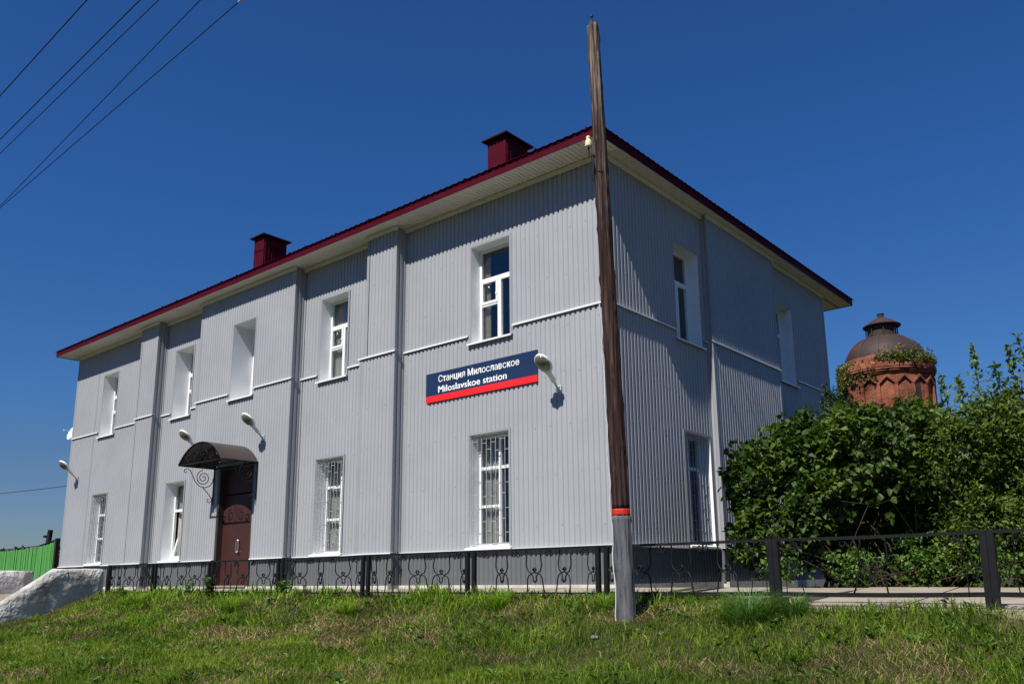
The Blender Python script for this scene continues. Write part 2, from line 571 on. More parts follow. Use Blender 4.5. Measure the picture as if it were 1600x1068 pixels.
# ------------------------------------------------------------------ ground
def ground_h(x, y):
    x = np.asarray(x, float)
    y = np.asarray(y, float)
    t = np.maximum(-1.9 - y, 0)
    bank = np.where(t < 2.2, 0.31 * t, 0.682 + 0.08 * (t - 2.2))
    bank = np.minimum(bank, 1.75)
    soft = np.clip(t / 0.4, 0, 1)
    z = -0.80 - bank
    near = (np.abs(x) < 30) & (np.abs(y) < 30)
    bumps = ((fbm(x * 0.9, y * 0.9, 4) - 0.5) * 0.20 + (vnoise(x * 2.6 + 5, y * 2.6) - 0.5) * 0.07) * soft
    sink = np.clip((x - 3.0) / 0.4, 0, 1) * np.clip((y + 2.30) / 0.12, 0, 1) * (x < 16) * 0.14
    return z + np.where(near, bumps, 0) - sink * (y < 3)


def axis(pts):
    out = []
    for a, b, s in pts:
        out += list(np.arange(a, b, s))
    return np.array(out + [pts[-1][1]])


gx = axis([(-1500, -200, 130), (-200, -40, 20), (-40, -18, 2), (-18, 12, 0.14), (12, 40, 2), (40, 200, 20), (200, 1500, 130)])
gy = axis([(-1500, -200, 130), (-200, -30, 17), (-30, -13, 1.7), (-13, -1.7, 0.14), (-1.7, 10, 1.3), (10, 60, 5), (60, 200, 20), (200, 1500, 130)])
GX, GY = np.meshgrid(gx, gy, indexing='ij')
GZ = ground_h(GX, GY)
nx_, ny_ = GX.shape
idx = np.arange(nx_ * ny_).reshape(nx_, ny_)
fc = np.stack([idx[:-1, :-1], idx[1:, :-1], idx[1:, 1:], idx[:-1, 1:]], -1).reshape(-1, 4)
g = objm('ground', npmesh('ground', np.stack([GX, GY, GZ], -1).reshape(-1, 3), fc), soil_m, smooth=True)
tag(g, 'grassy earth bank falling from the iron fence', kind='structure')

# concrete apron and footpath between building and fence, tilted to drain away from the wall
bm = bmesh.new()
xs = np.arange(-22.6, 14.01, 1.2)
ap = []
for i in range(len(xs) - 1):
    x0, x1 = xs[i] + 0.006, xs[i + 1] - 0.006
    yb = 0.9 if x0 > 0.4 else 0.0
    j = random.uniform(-0.006, 0.006)
    z0, z1 = -0.70 + j, -0.80 + j
    yf = -1.72
    if x0 > 3.3:
        yf, z1 = -2.36, -0.92 + j
    if x0 > 0.4:
        z0 -= 0.02
    v = [(x0, yf, z1), (x1, yf, z1), (x1, yb, z0), (x0, yb, z0)]
    w = [(p[0], p[1], p[2] - 0.12) for p in v]
    vs = [bm.verts.new(p) for p in v + w]
    for q in ((0, 1, 2, 3), (4, 7, 6, 5), (0, 4, 5, 1), (1, 5, 6, 2), (2, 6, 7, 3), (3, 7, 4, 0)):
        bm.faces.new([vs[k] for k in q])
o = obj('pavement', bm, concrete_m)
tag(o, 'pale concrete footpath along the foot of the station', kind='structure')

# ------------------------------------------------------------------ the station building
B_ = thing('station_building', 'two storey station clad in grey corrugated sheet with maroon roof', 'building', (-11, 5.4, -0.65))
L, W, ZT, ZB, ZP = -22.1, 10.8, 7.13, 4.29, -0.65
BAY, MB = 0.29, 0.13
PITCH = 0.115
PROF = [(0.0, 0.0), (0.016, 0.020), (0.073, 0.020), (0.089, 0.0)]   # offsets within one rib pitch


def FA(a, d, z):
    return (a, -d, z)


def FB(a, d, z):
    return (d, a, z)


def FL(a, d, z):      # left end wall, seen from -x
    return (L - d, a, z)


def FK(a, d, z):      # back wall
    return (a, W + d, z)


def rib_off(a):
    t = (a / PITCH - math.floor(a / PITCH)) * PITCH
    pts = PROF + [(PITCH, 0.0)]
    for (p, q), (p2, q2) in zip(pts, pts[1:]):
        if p <= t <= p2:
            return q + (q2 - q) * (t - p) / (p2 - p)
    return 0


def sheet(fn, a0, a1, d, z0, z1, holes=()):
    """corrugated sheet over [a0,a1]x[z0,z1] with rectangular openings"""
    bm = bmesh.new()
    br = {a0, a1}
    k = math.floor(a0 / PITCH)
    while k * PITCH < a1:
        for p, _ in PROF:
            t = k * PITCH + p
            if a0 < t < a1:
                br.add(t)
        k += 1
    for h in holes:
        for t in h[:2]:
            if a0 < t < a1:
                br.add(t)
    br = sorted(br)
    for s, e in zip(br, br[1:]):
        if e - s < 1e-6:
            continue
        mid = (s + e) / 2
        iv = [(z0, z1)]
        for h in holes:
            if h[0] <= mid <= h[1]:
                nv = []
                for lo, hi in iv:
                    if h[3] <= lo or h[2] >= hi:
                        nv.append((lo, hi))
                        continue
                    if h[2] > lo:
                        nv.append((lo, h[2]))
                    if h[3] < hi:
                        nv.append((h[3], hi))
                iv = nv
        os_, oe = d + rib_off(s + 1e-7), d + rib_off(e - 1e-7)
        for lo, hi in iv:
            quad(bm, [fn(s, os_, lo), fn(e, oe, lo), fn(e, oe, hi), fn(s, os_, hi)])
    bmesh.ops.remove_doubles(bm, verts=bm.verts, dist=1e-5)
    return bm


# openings: (a0, a1, z0, z1)
UZ = (4.13, 6.165)
LZ = (0.055, 2.235)
winA_u = {1: (-3.32, -2.28), 2: (-8.33, -7.31), 3: (-11.76, -10.72), 4: (-15.32, -14.31), 5: (-20.02, -18.98)}
winA_l = {1: (-3.36, -2.34), 2: (-8.32, -7.31), 4: (-15.34, -14.32), 5: (-20.08, -19.06)}
winB_u = {1: (2.42, 3.46), 2: (7.42, 8.44)}
winB_l = {1: (2.52, 3.55), 2: (7.42, 8.44)}
DOOR = (-12.05, -10.42, -0.65, 2.34)

# wall runs on A: (x0, x1, projection)
runsA = [(-5.33, 0.0, 0.0), (-6.45, -5.33, BAY), (-9.07, -6.45, 0.0), (-13.45, -9.07, BAY), (-15.95, -13.45, 0.0), (-16.96, -15.95, BAY), (L, -16.96, 0.0)]
runsB = [(0.0, 3.71, 0.0), (3.71, 7.1, MB), (7.1, W, 0.0)]


def holes_in(d, z, x0, x1):
    return [(a, b, z[0], z[1]) for a, b in d.values() if a > x0 and b < x1]


def clad(fn, runs, up, low, door=None):
    for x0, x1, d in runs:
        x0u = -6.28 if (fn is FA and x0 == -6.45) else x0
        obj('cladding_sheet', sheet(fn, x0u, x1, d, ZB, ZT, holes_in(up, UZ, x0, x1)), cladding, B_)
        if x0u != x0:    # the recess sheet runs on behind the narrower upper pilaster
            obj('cladding_sheet', sheet(fn, x0, x0u, 0.0, ZB, ZT), cladding, B_)
        hl = holes_in(low, LZ, x0, x1) + holes_in(up, UZ, x0, x1)
        if door and x0 < door[0] < x1:
            hl.append(door)
        obj('cladding_sheet', sheet(fn, x0, x1, d, 0.0, ZB, hl), cladding, B_)
        dh = [door] if door and x0 < door[0] < x1 else []
        for u0, u1 in ([(x0, door[0]), (door[1], x1)] if dh else [(x0, x1)]):
            obj('plinth_sheet', sheet(fn, u0, u1, d - 0.03, ZP, 0.0), plinth_m, B_)


clad(FA, runsA, winA_u, winA_l, DOOR)
clad(FB, runsB, winB_u, winB_l)
obj('cladding_sheet', sheet(FL, 0, W, 0.0, 0, ZT), cladding, B_)
obj('plinth_sheet', sheet(FL, 0, W, -0.03, ZP, 0), plinth_m, B_)
obj('cladding_sheet', sheet(FK, L, 0, 0.0, 0, ZT), cladding, B_)
obj('plinth_sheet', sheet(FK, L, 0, -0.03, ZP, 0), plinth_m, B_)


# the short return walls where a bay steps forward
def returns(fn, runs):
    for (x0, x1, d), (y0, y1, e) in zip(runs, runs[1:]):
        pass
    edges = []
    rr = sorted(runs)
    for (x0, x1, d), (y0, y1, e) in zip(rr, rr[1:]):
        edges.append((x1, d, e))
    for x, d, e in edges:
        lo, hi = min(d, e), max(d, e)
        xu = -6.28 if abs(x + 6.45) < 1e-6 else x
        for nm, z0, z1, m_, xx, dd in (('return_sheet', 0, ZB, cladding, x, 0), ('return_sheet', ZB, ZT, cladding, xu, 0), ('plinth_return', ZP, 0, plinth_m, x, 0.03)):
            bm = bmesh.new()
            s = -1 if e > d else 1     # side the return faces
            kk = 0
            prof = []
            while kk * PITCH < hi - lo:
                prof += [(lo + kk * PITCH + p, q) for p, q in PROF if kk * PITCH + p < hi - lo]
                kk += 1
            prof.append((hi + 0.02, 0.0 if len(prof) < 2 else prof[-1][1]))
            for (u, o1), (v, o2) in zip(prof, prof[1:]):
                quad(bm, [fn(xx + s * o1, u - dd, z0), fn(xx + s * o2, v - dd, z0), fn(xx + s * o2, v - dd, z1), fn(xx + s * o1, u - dd, z1)])
            obj(nm, bm, m_, B_)
            # corner angle trims, outside and inside
            bm = bmesh.new()
            w = 0.055
            sgn = -s
            k = 0.0245 - dd
            if sgn > 0:
                box(bm, (xx - 0.0245, hi + k - 0.004, z0), (xx + w, hi + k, z1), fn)
                box(bm, (xx - 0.0250, hi - w + k, z0), (xx - 0.0212, hi + k - 0.0005, z1), fn)
                box(bm, (xx - w - 0.02, lo + k - 0.004, z0), (xx - 0.0215, lo + k, z1), fn)
            else:
                box(bm, (xx - w, hi + k - 0.004, z0), (xx + 0.0245, hi + k, z1), fn)
                box(bm, (xx + 0.0212, hi - w + k, z0), (xx + 0.0250, hi + k - 0.0005, z1), fn)
                box(bm, (xx + 0.0215, lo + k - 0.004, z0), (xx + w + 0.02, lo + k, z1), fn)
            obj('corner_trim', bm, trim_m if nm != 'plinth_return' else plinth_m, B_)


returns(FA, runsA)
returns(FB, runsB)
for (cx, cy, sx, sy) in ((0, 0, 1, -1), (0, W, 1, 1), (L, 0, -1, -1), (L, W, -1, 1)):
    for z0, z1, k, m_ in ((0.0, ZT, 0.0245, trim_m), (ZP, 0.0, -0.0055, plinth_m)):
        bm = bmesh.new()
        box(bm, (cx + sx * k, cy + sy * k, z0), (cx - sx * 0.06, cy + sy * (k - 0.004), z1))
        box(bm, (cx + sx * k, cy + sy * (k - 0.0045), z0), (cx + sx * (k - 0.004), cy - sy * 0.06, z1))
        obj('corner_trim', bm, m_, B_)

# horizontal joint flashings: belt at mid height and drip ledge at the foot of the cladding
def flashing(fn, runs, z, out, th, gaps, name, lip=0.03):
    for x0, x1, d in runs:
        segs = [(x0, x1)]
        for g0, g1 in gaps:
            nv = []
            for s, e in segs:
                if g1 <= s or g0 >= e:
                    nv.append((s, e))
                else:
                    if g0 > s:
                        nv.append((s, g0))
                    if g1 < e:
                        nv.append((g1, e))
            segs = nv
        for s, e in segs:
            ex = out if d > 0 else 0.0
            s2 = s - (ex if s == x0 else 0)
            e2 = e + (ex if e == x1 else 0)
            if d == 0:
                if fn is FA and e == 0.0:
                    e2 = out
                if fn is FB and s == 0.0:
                    s2 = 0.0235
            bm = bmesh.new()
            v = [fn(s2, d - 0.035, z + th), fn(e2, d - 0.035, z + th), fn(e2, d + out, z + 0.004), fn(s2, d + out, z + 0.004),
                 fn(e2, d + out, z - lip), fn(s2, d + out, z - lip), fn(e2, d + out - 0.004, z - lip), fn(s2, d + out - 0.004, z - lip),
                 fn(e2, d + out - 0.004, z), fn(s2, d + out - 0.004, z), fn(e2, d - 0.035, z + th - 0.006), fn(s2, d - 0.035, z + th - 0.006)]
            v = [bm.verts.new(p) for p in v]
            for q in ((0, 1, 2, 3), (3, 2, 4, 5), (5, 4, 6, 7), (7, 6, 8, 9), (9, 8, 10, 11)):
                bm.faces.new([v[i] for i in q])
            bm.faces.new([v[i] for i in (0, 3, 5, 7, 9, 11)])
            bm.faces.new([v[i] for i in (1, 2, 4, 6, 8, 10)])
            obj(name, bm, white_m, B_)


gapsA = [(a - 0.07, b + 0.07) for a, b in winA_u.values()]
gapsB = [(a - 0.07, b + 0.07) for a, b in winB_u.values()]
flashing(FA, runsA, ZB, 0.055, 0.012, gapsA, 'belt_flashing')
flashing(FB, runsB, ZB, 0.055, 0.012, gapsB, 'belt_flashing')
flashing(FA, runsA, 0.0, 0.07, 0.014, [(DOOR[0] - 0.04, DOOR[1] + 0.04)], 'base_flashing', 0.022)
flashing(FB, runsB, 0.0, 0.07, 0.014, [], 'base_flashing', 0.022)

# vertical sheet joints
for fn, a, d, z0, z1 in ((FA, -20.45, 0, 0.02, ZT - 0.1), (FA, -6.62, 0, 4.75, ZT - 0.1), (FA, -6.64, 0, 0.02, ZB - 0.03), (FA, -13.62, 0, 0.02, ZB - 0.03), (FA, -17.1, 0, 0.02, ZB - 0.03)):
    bm = bmesh.new()
    box(bm, (a, d + 0.0192, z0), (a + 0.05, d + 0.0232, z1), fn)
    box(bm, (a + 0.05, d + 0.0, z0), (a + 0.056, d + 0.0225, z1), fn)
    obj('sheet_joint', bm, trim_m, B_)

# screws that hold the sheets
bm = bmesh.new()
for fn, runs in ((FA, runsA), (FB, runsB)):
    for x0, x1, d in runs:
        for zr in np.arange(0.35, 6.9, 0.93):
            a = x0 + random.uniform(0.1, 0.4)
            while a < x1 - 0.05:
                k = math.floor(a / PITCH) * PITCH + 0.048
                z = zr + random.uniform(-0.05, 0.05)
                inhole = any(h0 - 0.08 < k < h1 + 0.08 and zz[0] - 0.1 < z < zz[1] + 0.1 for dd, zz in (((winA_u if fn is FA else winB_u), UZ), ((winA_l if fn is FA else winB_l), LZ)) for h0, h1 in dd.values())
                if fn is FA and DOOR[0] - .1 < k < DOOR[1] + .1 and z < 2.5:
                    inhole = True
                if not inhole and x0 + .05 < k < x1 - .05:
                    box(bm, (k - 0.007, d + 0.0195, z - 0.007), (k + 0.007, d + 0.0245, z + 0.007), fn)
                a += PITCH * random.choice((3, 4, 5))
obj('cladding_screws', bm, screw_m, B_, kind='stuff')

# foundation strip
bm = bmesh.new()
for fn, runs in ((FA, runsA), (FB, runsB)):
    for x0, x1, d in runs:
        a0, a1 = x0, x1
        if fn is FA and x1 == 0.0:
            a1 = 0.06
        if fn is FB and x0 == 0.0:
            a0 = 0.003
        box(bm, (a0 + 0.002, -0.35, -0.9), (a1 - 0.002, d + 0.06, ZP), fn)
obj('foundation', bm, found_m, B_)

# ------------------------------------------------------------------ windows


def window(fn, a0, a1, z0, z1, d, frame_d, layout, grille=False, curtain=None, sill=True):
    """d = outward offset of the wall face, frame_d = offset of the frame face (negative = set back)"""
    w = bmesh.new()
    # reveal: four lining sheets with real thickness
    t = 0.006
    box(w, (a0 - t, frame_d - 0.08, z0), (a0, d + 0.0205, z1), fn)
    box(w, (a1, frame_d - 0.08, z0), (a1 + t, d + 0.0205, z1), fn)
    box(w, (a0 - t, frame_d - 0.08, z1), (a1 + t, d + 0.0205, z1 + t), fn)
    win = obj('window', w, reveal_m, B_)
    # flat edge trim round the opening
    tb = bmesh.new()
    e0, e1 = d + 0.0207, d + 0.0265
    tw = 0.05
    box(tb, (a0 - tw, e0, z0 + 0.002), (a0 - 0.0005, e1, z1 + tw), fn)
    box(tb, (a1 + 0.0005, e0, z0 + 0.002), (a1 + tw, e1, z1 + tw), fn)
    box(tb, (a0 - 0.0005, e0, z1 + 0.0005), (a1 + 0.0005, e1, z1 + tw - 0.0005), fn)
    obj('edge_trim', tb, trim_m, win)
    # sill
    sb = bmesh.new()
    so = 0.085
    v = [fn(a0 - 0.07, d + 0.0205, z0 + 0.002), fn(a1 + 0.07, d + 0.0205, z0 + 0.002), fn(a1 + 0.07, d + so, z0 - 0.025), fn(a0 - 0.07, d + so, z0 - 0.025),
         fn(a0 - 0.07, d + so, z0 - 0.06), fn(a1 + 0.07, d + so, z0 - 0.06), fn(a1 + 0.07, d + so - 0.006, z0 - 0.06), fn(a0 - 0.07, d + so - 0.006, z0 - 0.06),
         fn(a0 - 0.07, d + 0.0205, z0 - 0.006), fn(a1 + 0.07, d + 0.0205, z0 - 0.006)]
    vv = [sb.verts.new(p) for p in v]
    for q in ((0, 1, 2, 3), (3, 2, 5, 4), (4, 5, 6, 7), (7, 6, 9, 8), (8, 9, 1, 0), (0, 3, 4, 7, 8), (1, 2, 5, 6, 9)):
        sb.faces.new([vv[i] for i in q])
    box(sb, (a0, frame_d - 0.08, z0 - 0.006), (a1, d + 0.0200, z0 + 0.0025), fn)
    obj('sill', sb, white_m, win)
    # frame and casements
    fb = bmesh.new()
    fd0, fd1 = frame_d - 0.065, frame_d
    F = 0.055

    def bar(x0, x1, y0, y1, e=0.0):
        box(fb, (x0, fd0 + e, y0), (x1, fd1 + e, y1), fn)

    panes = []
    A0, A1, Z0, Z1 = a0 + 0.002, a1 - 0.002, z0 + 0.003, z1 - 0.002
    bar(A0, A0 + F, Z0, Z1)
    bar(A1 - F, A1, Z0, Z1)
    bar(A0 + F, A1 - F, Z0, Z0 + F)
    bar(A0 + F, A1 - F, Z1 - F, Z1)
    H = Z1 - Z0
    if layout == 'tee':
        zt = Z0 + H * 0.655
        bar(A0 + F, A1 - F, zt, zt + 0.07)
        am = (A0 + A1) / 2 - 0.03
        bar(am, am + 0.065, Z0 + F, zt)
        panes.append((A0 + F, A1 - F, zt + 0.07, Z1 - F))

        def sash(x0, x1, y0, y1, s=0.05):
            e = 0.014
            bar(x0, x0 + s, y0, y1, e)
            bar(x1 - s, x1, y0, y1, e)
            bar(x0 + s, x1 - s, y0, y0 + s, e)
            bar(x0 + s, x1 - s, y1 - s, y1, e)
            panes.append((x0 + s, x1 - s, y0 + s, y1 - s))

        vz = zt - H * 0.235
        bar(A0 + F, am, vz - 0.055, vz)
        sash(A0 + F - 0.012, am + 0.012, vz - 0.012, zt + 0.012)
        panes.append((A0 + F, am, Z0 + F, vz - 0.055))
        sash(am + 0.055, A1 - F + 0.012, Z0 + F - 0.012, zt + 0.012)
        hb = bmesh.new()
        box(hb, (am - 0.035, fd1 + 0.016, vz + 0.14), (am - 0.012, fd1 + 0.03, vz + 0.2), fn)
        box(hb, (A0 + F + 0.17, fd1 - 0.02, zt - 0.14), (A0 + F + 0.20, fd1 - 0.01, zt - 0.11), fn)
        box(hb, (A1 - F - 0.02, fd1 + 0.016, zt - 0.33), (A1 - F, fd1 + 0.03, zt - 0.24), fn)
        obj('window_catch', hb, pvc_m, win)
    elif layout == 'cross':
        zt = Z0 + H * 0.69
        bar(A0 + F, A1 - F, zt, zt + 0.065)
        am = (A0 + A1) / 2 + 0.02
        bar(am, am + 0.06, Z0 + F, zt)
        bar(am, am + 0.06, zt + 0.065, Z1 - F)
        zm = Z0 + H * 0.35
        bar(A0 + F, am, zm, zm + 0.05)
        panes += [(A0 + F, am, zt + 0.065, Z1 - F), (am + 0.06, A1 - F, zt + 0.065, Z1 - F), (A0 + F, am, Z0 + F, zm), (A0 + F, am, zm + 0.05, zt), (am + 0.06, A1 - F, Z0 + F, zt)]
    elif layout == 'tilt':
        zt = Z0 + H * 0.63
        bar(A0 + F, A1 - F, zt, zt + 0.07)
        panes += [(A0 + F, A1 - F, zt + 0.07, Z1 - F)]
    obj('frame', fb, pvc_m, win)
    if layout == 'tilt':      # right hand casement tilted inwards at its head
        cb = bmesh.new()
        x0, x1, y0, y1 = A0 + F - 0.012, A1 - F + 0.012, Z0 + F, zt
        lean = 0.30

        def fn2(a, dd, z):
            return fn(a, dd - lean * (z - y0) / (y1 - y0), z)
        s = 0.065
        for q in ((x0, x0 + s, y0, y1), (x1 - s, x1, y0, y1), (x0 + s, x1 - s, y0, y0 + s), (x0 + s, x1 - s, y1 - s, y1)):
            box(cb, (q[0], fd0, q[2]), (q[1], fd1, q[3]), fn2)
        obj('tilted_casement', cb, pvc_m, win)
        pb = bmesh.new()
        box(pb, (x0 + s, frame_d - 0.036, y0 + s), (x1 - s, frame_d - 0.03, y1 - s), fn2)
        obj('pane', pb, glass_m, win)
    for p in panes:
        pb = bmesh.new()
        box(pb, (p[0] + 0.0005, frame_d - 0.036, p[2] + 0.0005), (p[1] - 0.0005, frame_d - 0.030, p[3] - 0.0005), fn)
        obj('pane', pb, glass_m, win)
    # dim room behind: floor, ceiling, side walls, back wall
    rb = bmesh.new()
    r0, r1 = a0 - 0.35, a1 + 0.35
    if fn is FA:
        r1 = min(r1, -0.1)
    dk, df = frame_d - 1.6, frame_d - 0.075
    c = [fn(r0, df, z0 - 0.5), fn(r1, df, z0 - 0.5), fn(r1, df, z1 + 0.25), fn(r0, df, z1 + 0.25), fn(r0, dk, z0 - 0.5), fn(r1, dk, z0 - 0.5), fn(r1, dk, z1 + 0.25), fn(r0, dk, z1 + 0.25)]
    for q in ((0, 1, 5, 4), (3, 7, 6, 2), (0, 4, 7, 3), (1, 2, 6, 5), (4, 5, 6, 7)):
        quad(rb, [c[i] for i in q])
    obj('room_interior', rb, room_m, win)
    for c0, c1 in (curtain or ()):
        kb = bmesh.new()
        n = 26
        pr = None
        for i in range(n + 1):
            a = a0 + (a1 - a0) * (c0 + (c1 - c0) * i / n)
            dd = frame_d - 0.14 + 0.022 * math.sin(i * 1.35)
            cur = (fn(a, dd, z0 + 0.02), fn(a, dd, z1 + 0.02))
            if pr:
                quad(kb, [pr[0], cur[0], cur[1], pr[1]])
            pr = cur
        obj('curtain', kb, curtain_m, win, smooth=True)
    if grille:
        gb = bmesh.new()
        gd = d - 0.045
        nbar = 8
        r = 0.0055
        box(gb, (a0 + 0.012, gd - 0.01, z0 + 0.05), (a1 - 0.012, gd + 0.01, z0 + 0.07), fn)
        box(gb, (a0 + 0.012, gd - 0.01, z1 - 0.05), (a1 - 0.012, gd + 0.01, z1 - 0.03), fn)
        xs_ = [a0 + 0.03 + (a1 - a0 - 0.06) * i / nbar for i in range(nbar + 1)]
        for x in xs_:
            box(gb, (x - r, gd - r, z0 + 0.07), (x + r, gd + r, z1 - 0.05), fn)
        rr_ = random.Random(5)
        for i in range(nbar):
            for z in ((0.12, 0.33, 0.55, 0.84) if i % 2 else (0.22, 0.44, 0.68, 0.92)):
                zz = z0 + (z1 - z0) * (z + (0.02 if i % 3 == 0 else 0))
                box(gb, (xs_[i] + r, gd - r * 0.8, zz - r), (xs_[i + 1] - r, gd + r * 0.8, zz + r), fn)
        obj('window_grille', gb, bar_m, win)
    return win


window(FA, *winA_u[1], *UZ, 0, -0.24, 'tee', curtain=[(0.02, 0.17)])
window(FA, *winA_u[2], *UZ, 0, -0.27, 'tee', curtain=[(0.0, 0.5)])
window(FA, *winA_u[3], *UZ, BAY, -0.30, 'tee')
window(FA, *winA_u[4], *UZ, 0, -0.42, 'tee', curtain=[(0.5, 1.0)])
window(FA, *winA_u[5], *UZ, 0, -0.34, 'tee', curtain=[(0.1, 0.9)])
window(FA, *winA_l[1], *LZ, 0, -0.25, 'cross', True, curtain=[(0.0, 0.5)])
window(FA, *winA_l[2], *LZ, 0, -0.30, 'cross', True, curtain=[(0.0, 0.62)])
window(FA, *winA_l[4], *LZ, 0, -0.27, 'tilt', curtain=[(0.05, 0.95)])
window(FA, *winA_l[5], *LZ, 0, -0.22, 'cross', True, curtain=[(0.1, 0.95)])
window(FB, *winB_u[1], *UZ, 0, -0.25, 'tee')
window(FB, *winB_u[2], *UZ, 0, -0.30, 'tee')
window(FB, *winB_l[1], *LZ, 0, -0.24, 'cross', True)
window(FB, *winB_l[2], *LZ, 0, -0.26, 'cross', True)

# ------------------------------------------------------------------ door
bm = bmesh.new()
dd = 0.16
box(bm, (DOOR[0] + 0.10, dd - 0.05, -0.63), (DOOR[1] - 0.06, dd, 1.62), FA)
box(bm, (DOOR[0] + 0.10, dd - 0.05, 1.66), (DOOR[1] - 0.06, dd - 0.004, 2.28), FA)
door = obj('door', bm, brown_m, B_)
bm = bmesh.new()
box(bm, (DOOR[0], -0.02, -0.65), (DOOR[0] + 0.095, BAY + 0.0225, 2.34), FA)
box(bm, (DOOR[1] - 0.055, -0.02, -0.65), (DOOR[1], BAY + 0.0225, 2.34), FA)
box(bm, (DOOR[0] + 0.095, -0.02, 2.285), (DOOR[1] - 0.055, BAY + 0.022, 2.34), FA)
obj('door_frame', bm, canopy_m, door)
bm = bmesh.new()
box(bm, (DOOR[0] + 0.095, -0.05, -0.66), (DOOR[1] - 0.055, BAY + 0.10, -0.632), FA)
obj('threshold', bm, concrete_m, door)
bm = bmesh.new()
hx = -11.16
pts = []
for i in range(24):
    a = 2 * math.pi * i / 24
    sx, sz = 0.045, 0.155
    px = math.copysign(abs(math.cos(a)) ** 0.55, math.cos(a)) * sx
    pz = math.copysign(abs(math.sin(a)) ** 0.55, math.sin(a)) * sz
    pts.append(Vector(FA(hx + px + 0.04 * -(pz), dd + 0.05, 0.33 + pz)))
pts.append(pts[0])
tube(bm, pts, 0.013, 6, caps=False)
box(bm, (hx - 0.012, dd, 0.45), (hx + 0.012, dd + 0.045, 0.475), FA)
box(bm, (hx - 0.012, dd, 0.18), (hx + 0.012, dd + 0.045, 0.205), FA)
obj('door_handle', bm, steel_m, door, smooth=True)

# ------------------------------------------------------------------ cornice strip, soffit, fascia, roof
OA, OB, OL, OK = 0.66, 0.37, 0.35, 1.45      # overhangs front, right, left, back
ZF = 7.14                                       # fascia foot
bm = bmesh.new()
for fn, runs in ((FA, runsA), (FB, runsB)):
    for x0, x1, d in runs:
        lo, hi = x0, x1
        if d > 0:
            lo, hi = x0 - 0.06, x1 + 0.06
            if fn is FA and x0 == -6.45:
                lo = -6.28 - 0.06
        if fn is FA and x1 == 0.0:
            hi = 0.065
        if fn is FB and x0 == 0.0:
            lo = 0.024
        if fn is FA and x1 == -6.45:
            hi = -6.28
        for a, b, c, e in ((0.0, 0.025, 7.055, 7.07), (0.0, 0.045, 7.07, 7.10), (0.0, 0.06, 7.10, ZT)):
            box(bm, (lo, d + 0.024, c), (hi, d + 0.024 + b, e), fn)
obj('cornice_strip', bm, cornice_m, B_)

# soffit: narrow tongued boards laid across the overhang
bm = bmesh.new()


def boards(fn, a0, a1, dmin, dmax, pitch=0.10):
    n = int(round((a1 - a0) / pitch))
    for i in range(n):
        s = a0 + (a1 - a0) * i / n
        e = a0 + (a1 - a0) * (i + 1) / n
        box(bm, (s + 0.007, dmin, ZF + 0.002), (e - 0.007, dmax, ZF + 0.018), fn)
        box(bm, (s - 0.0075, dmin, ZF + 0.013), (s + 0.0075, dmax, ZF + 0.0175), fn)


boards(FA, L - OL + 0.02, OB - 0.02, -0.05, OA - 0.015)
boards(FB, 0.06, W + OK - 0.02, -0.05, OB - 0.015)
boards(FL, 0.06, W + OK - 0.02, -0.05, OL - 0.015)
boards(FK, L, 0, -0.05, OK - 0.015)
obj('soffit', bm, soffit_m, B_)

x0, x1, y0, y1 = L - OL, OB, -OA, W + OK
FT = ZF + 0.150
bm = bmesh.new()
box(bm, (x0, y0 - 0.012, ZF - 0.012), (x1, y0, FT))
box(bm, (x0, y0 - 0.020, FT - 0.03), (x1, y0 - 0.0125, FT + 0.012))
obj('fascia', bm, maroon_m, B_)
bm = bmesh.new()
box(bm, (x1, y0 - 0.012, ZF - 0.012), (x1 + 0.012, y1, FT))
box(bm, (x1 + 0.0125, y0 - 0.012, FT - 0.03), (x1 + 0.020, y1, FT + 0.012))
obj('fascia', bm, maroon_m, B_)
for q in (((x0 - 0.012, y0 - 0.012, ZF - 0.012), (x0, y1, FT)), ((x0, y1, ZF - 0.012), (x1, y1 + 0.012, FT))):
    bm = bmesh.new()
    box(bm, *q)
    obj('fascia', bm, maroon_m, B_)

# hip roof of ribbed sheet
SL = 0.30
ov = 0.05
rx0, rx1, ry0, ry1 = x0 - ov, x1 + ov, y0 - ov, y1 + ov
half = (ry1 - ry0) / 2
RP = 0.18


def roof_face(kind):
    bm = bmesh.new()
    prof = [(0, 0), (0.02, 0.012), (0.07, 0.012), (0.09, 0)]
    a0, a1 = (rx0, rx1) if kind in 'fk' else (ry0, ry1)
    ts = []
    k = 0
    while a0 + k * RP < a1:
        for p, hgt in prof:
            t = a0 + k * RP + p
            if t < a1:
                ts.append((t, hgt))
        k += 1
    ts.append((a1, 0))
    prev = None
    for t, hgt in ts:
        run = min(t - a0, a1 - t, half)
        run = max(run, 0.0)
        zt, zb = FT + 0.013 + SL * run + hgt, FT + 0.013 + hgt
        if kind == 'f':
            cur = ((t, ry0, zb), (t, ry0 + run, zt))
        elif kind == 'k':
            cur = ((t, ry1, zb), (t, ry1 - run, zt))
        elif kind == 'r':
            cur = ((rx1, t, zb), (rx1 - run, t, zt))
        else:
            cur = ((rx0, t, zb), (rx0 + run, t, zt))
        if prev:
            quad(bm, [prev[0], cur[0], cur[1], prev[1]])
            # rolled lower edge so the sheet has thickness
            dn = lambda p: (p[0], p[1], p[2] - 0.006)
            quad(bm, [dn(prev[0]), dn(cur[0]), cur[0], prev[0]])
        prev = cur
    bmesh.ops.remove_doubles(bm, verts=bm.verts, dist=1e-4)
    return bm


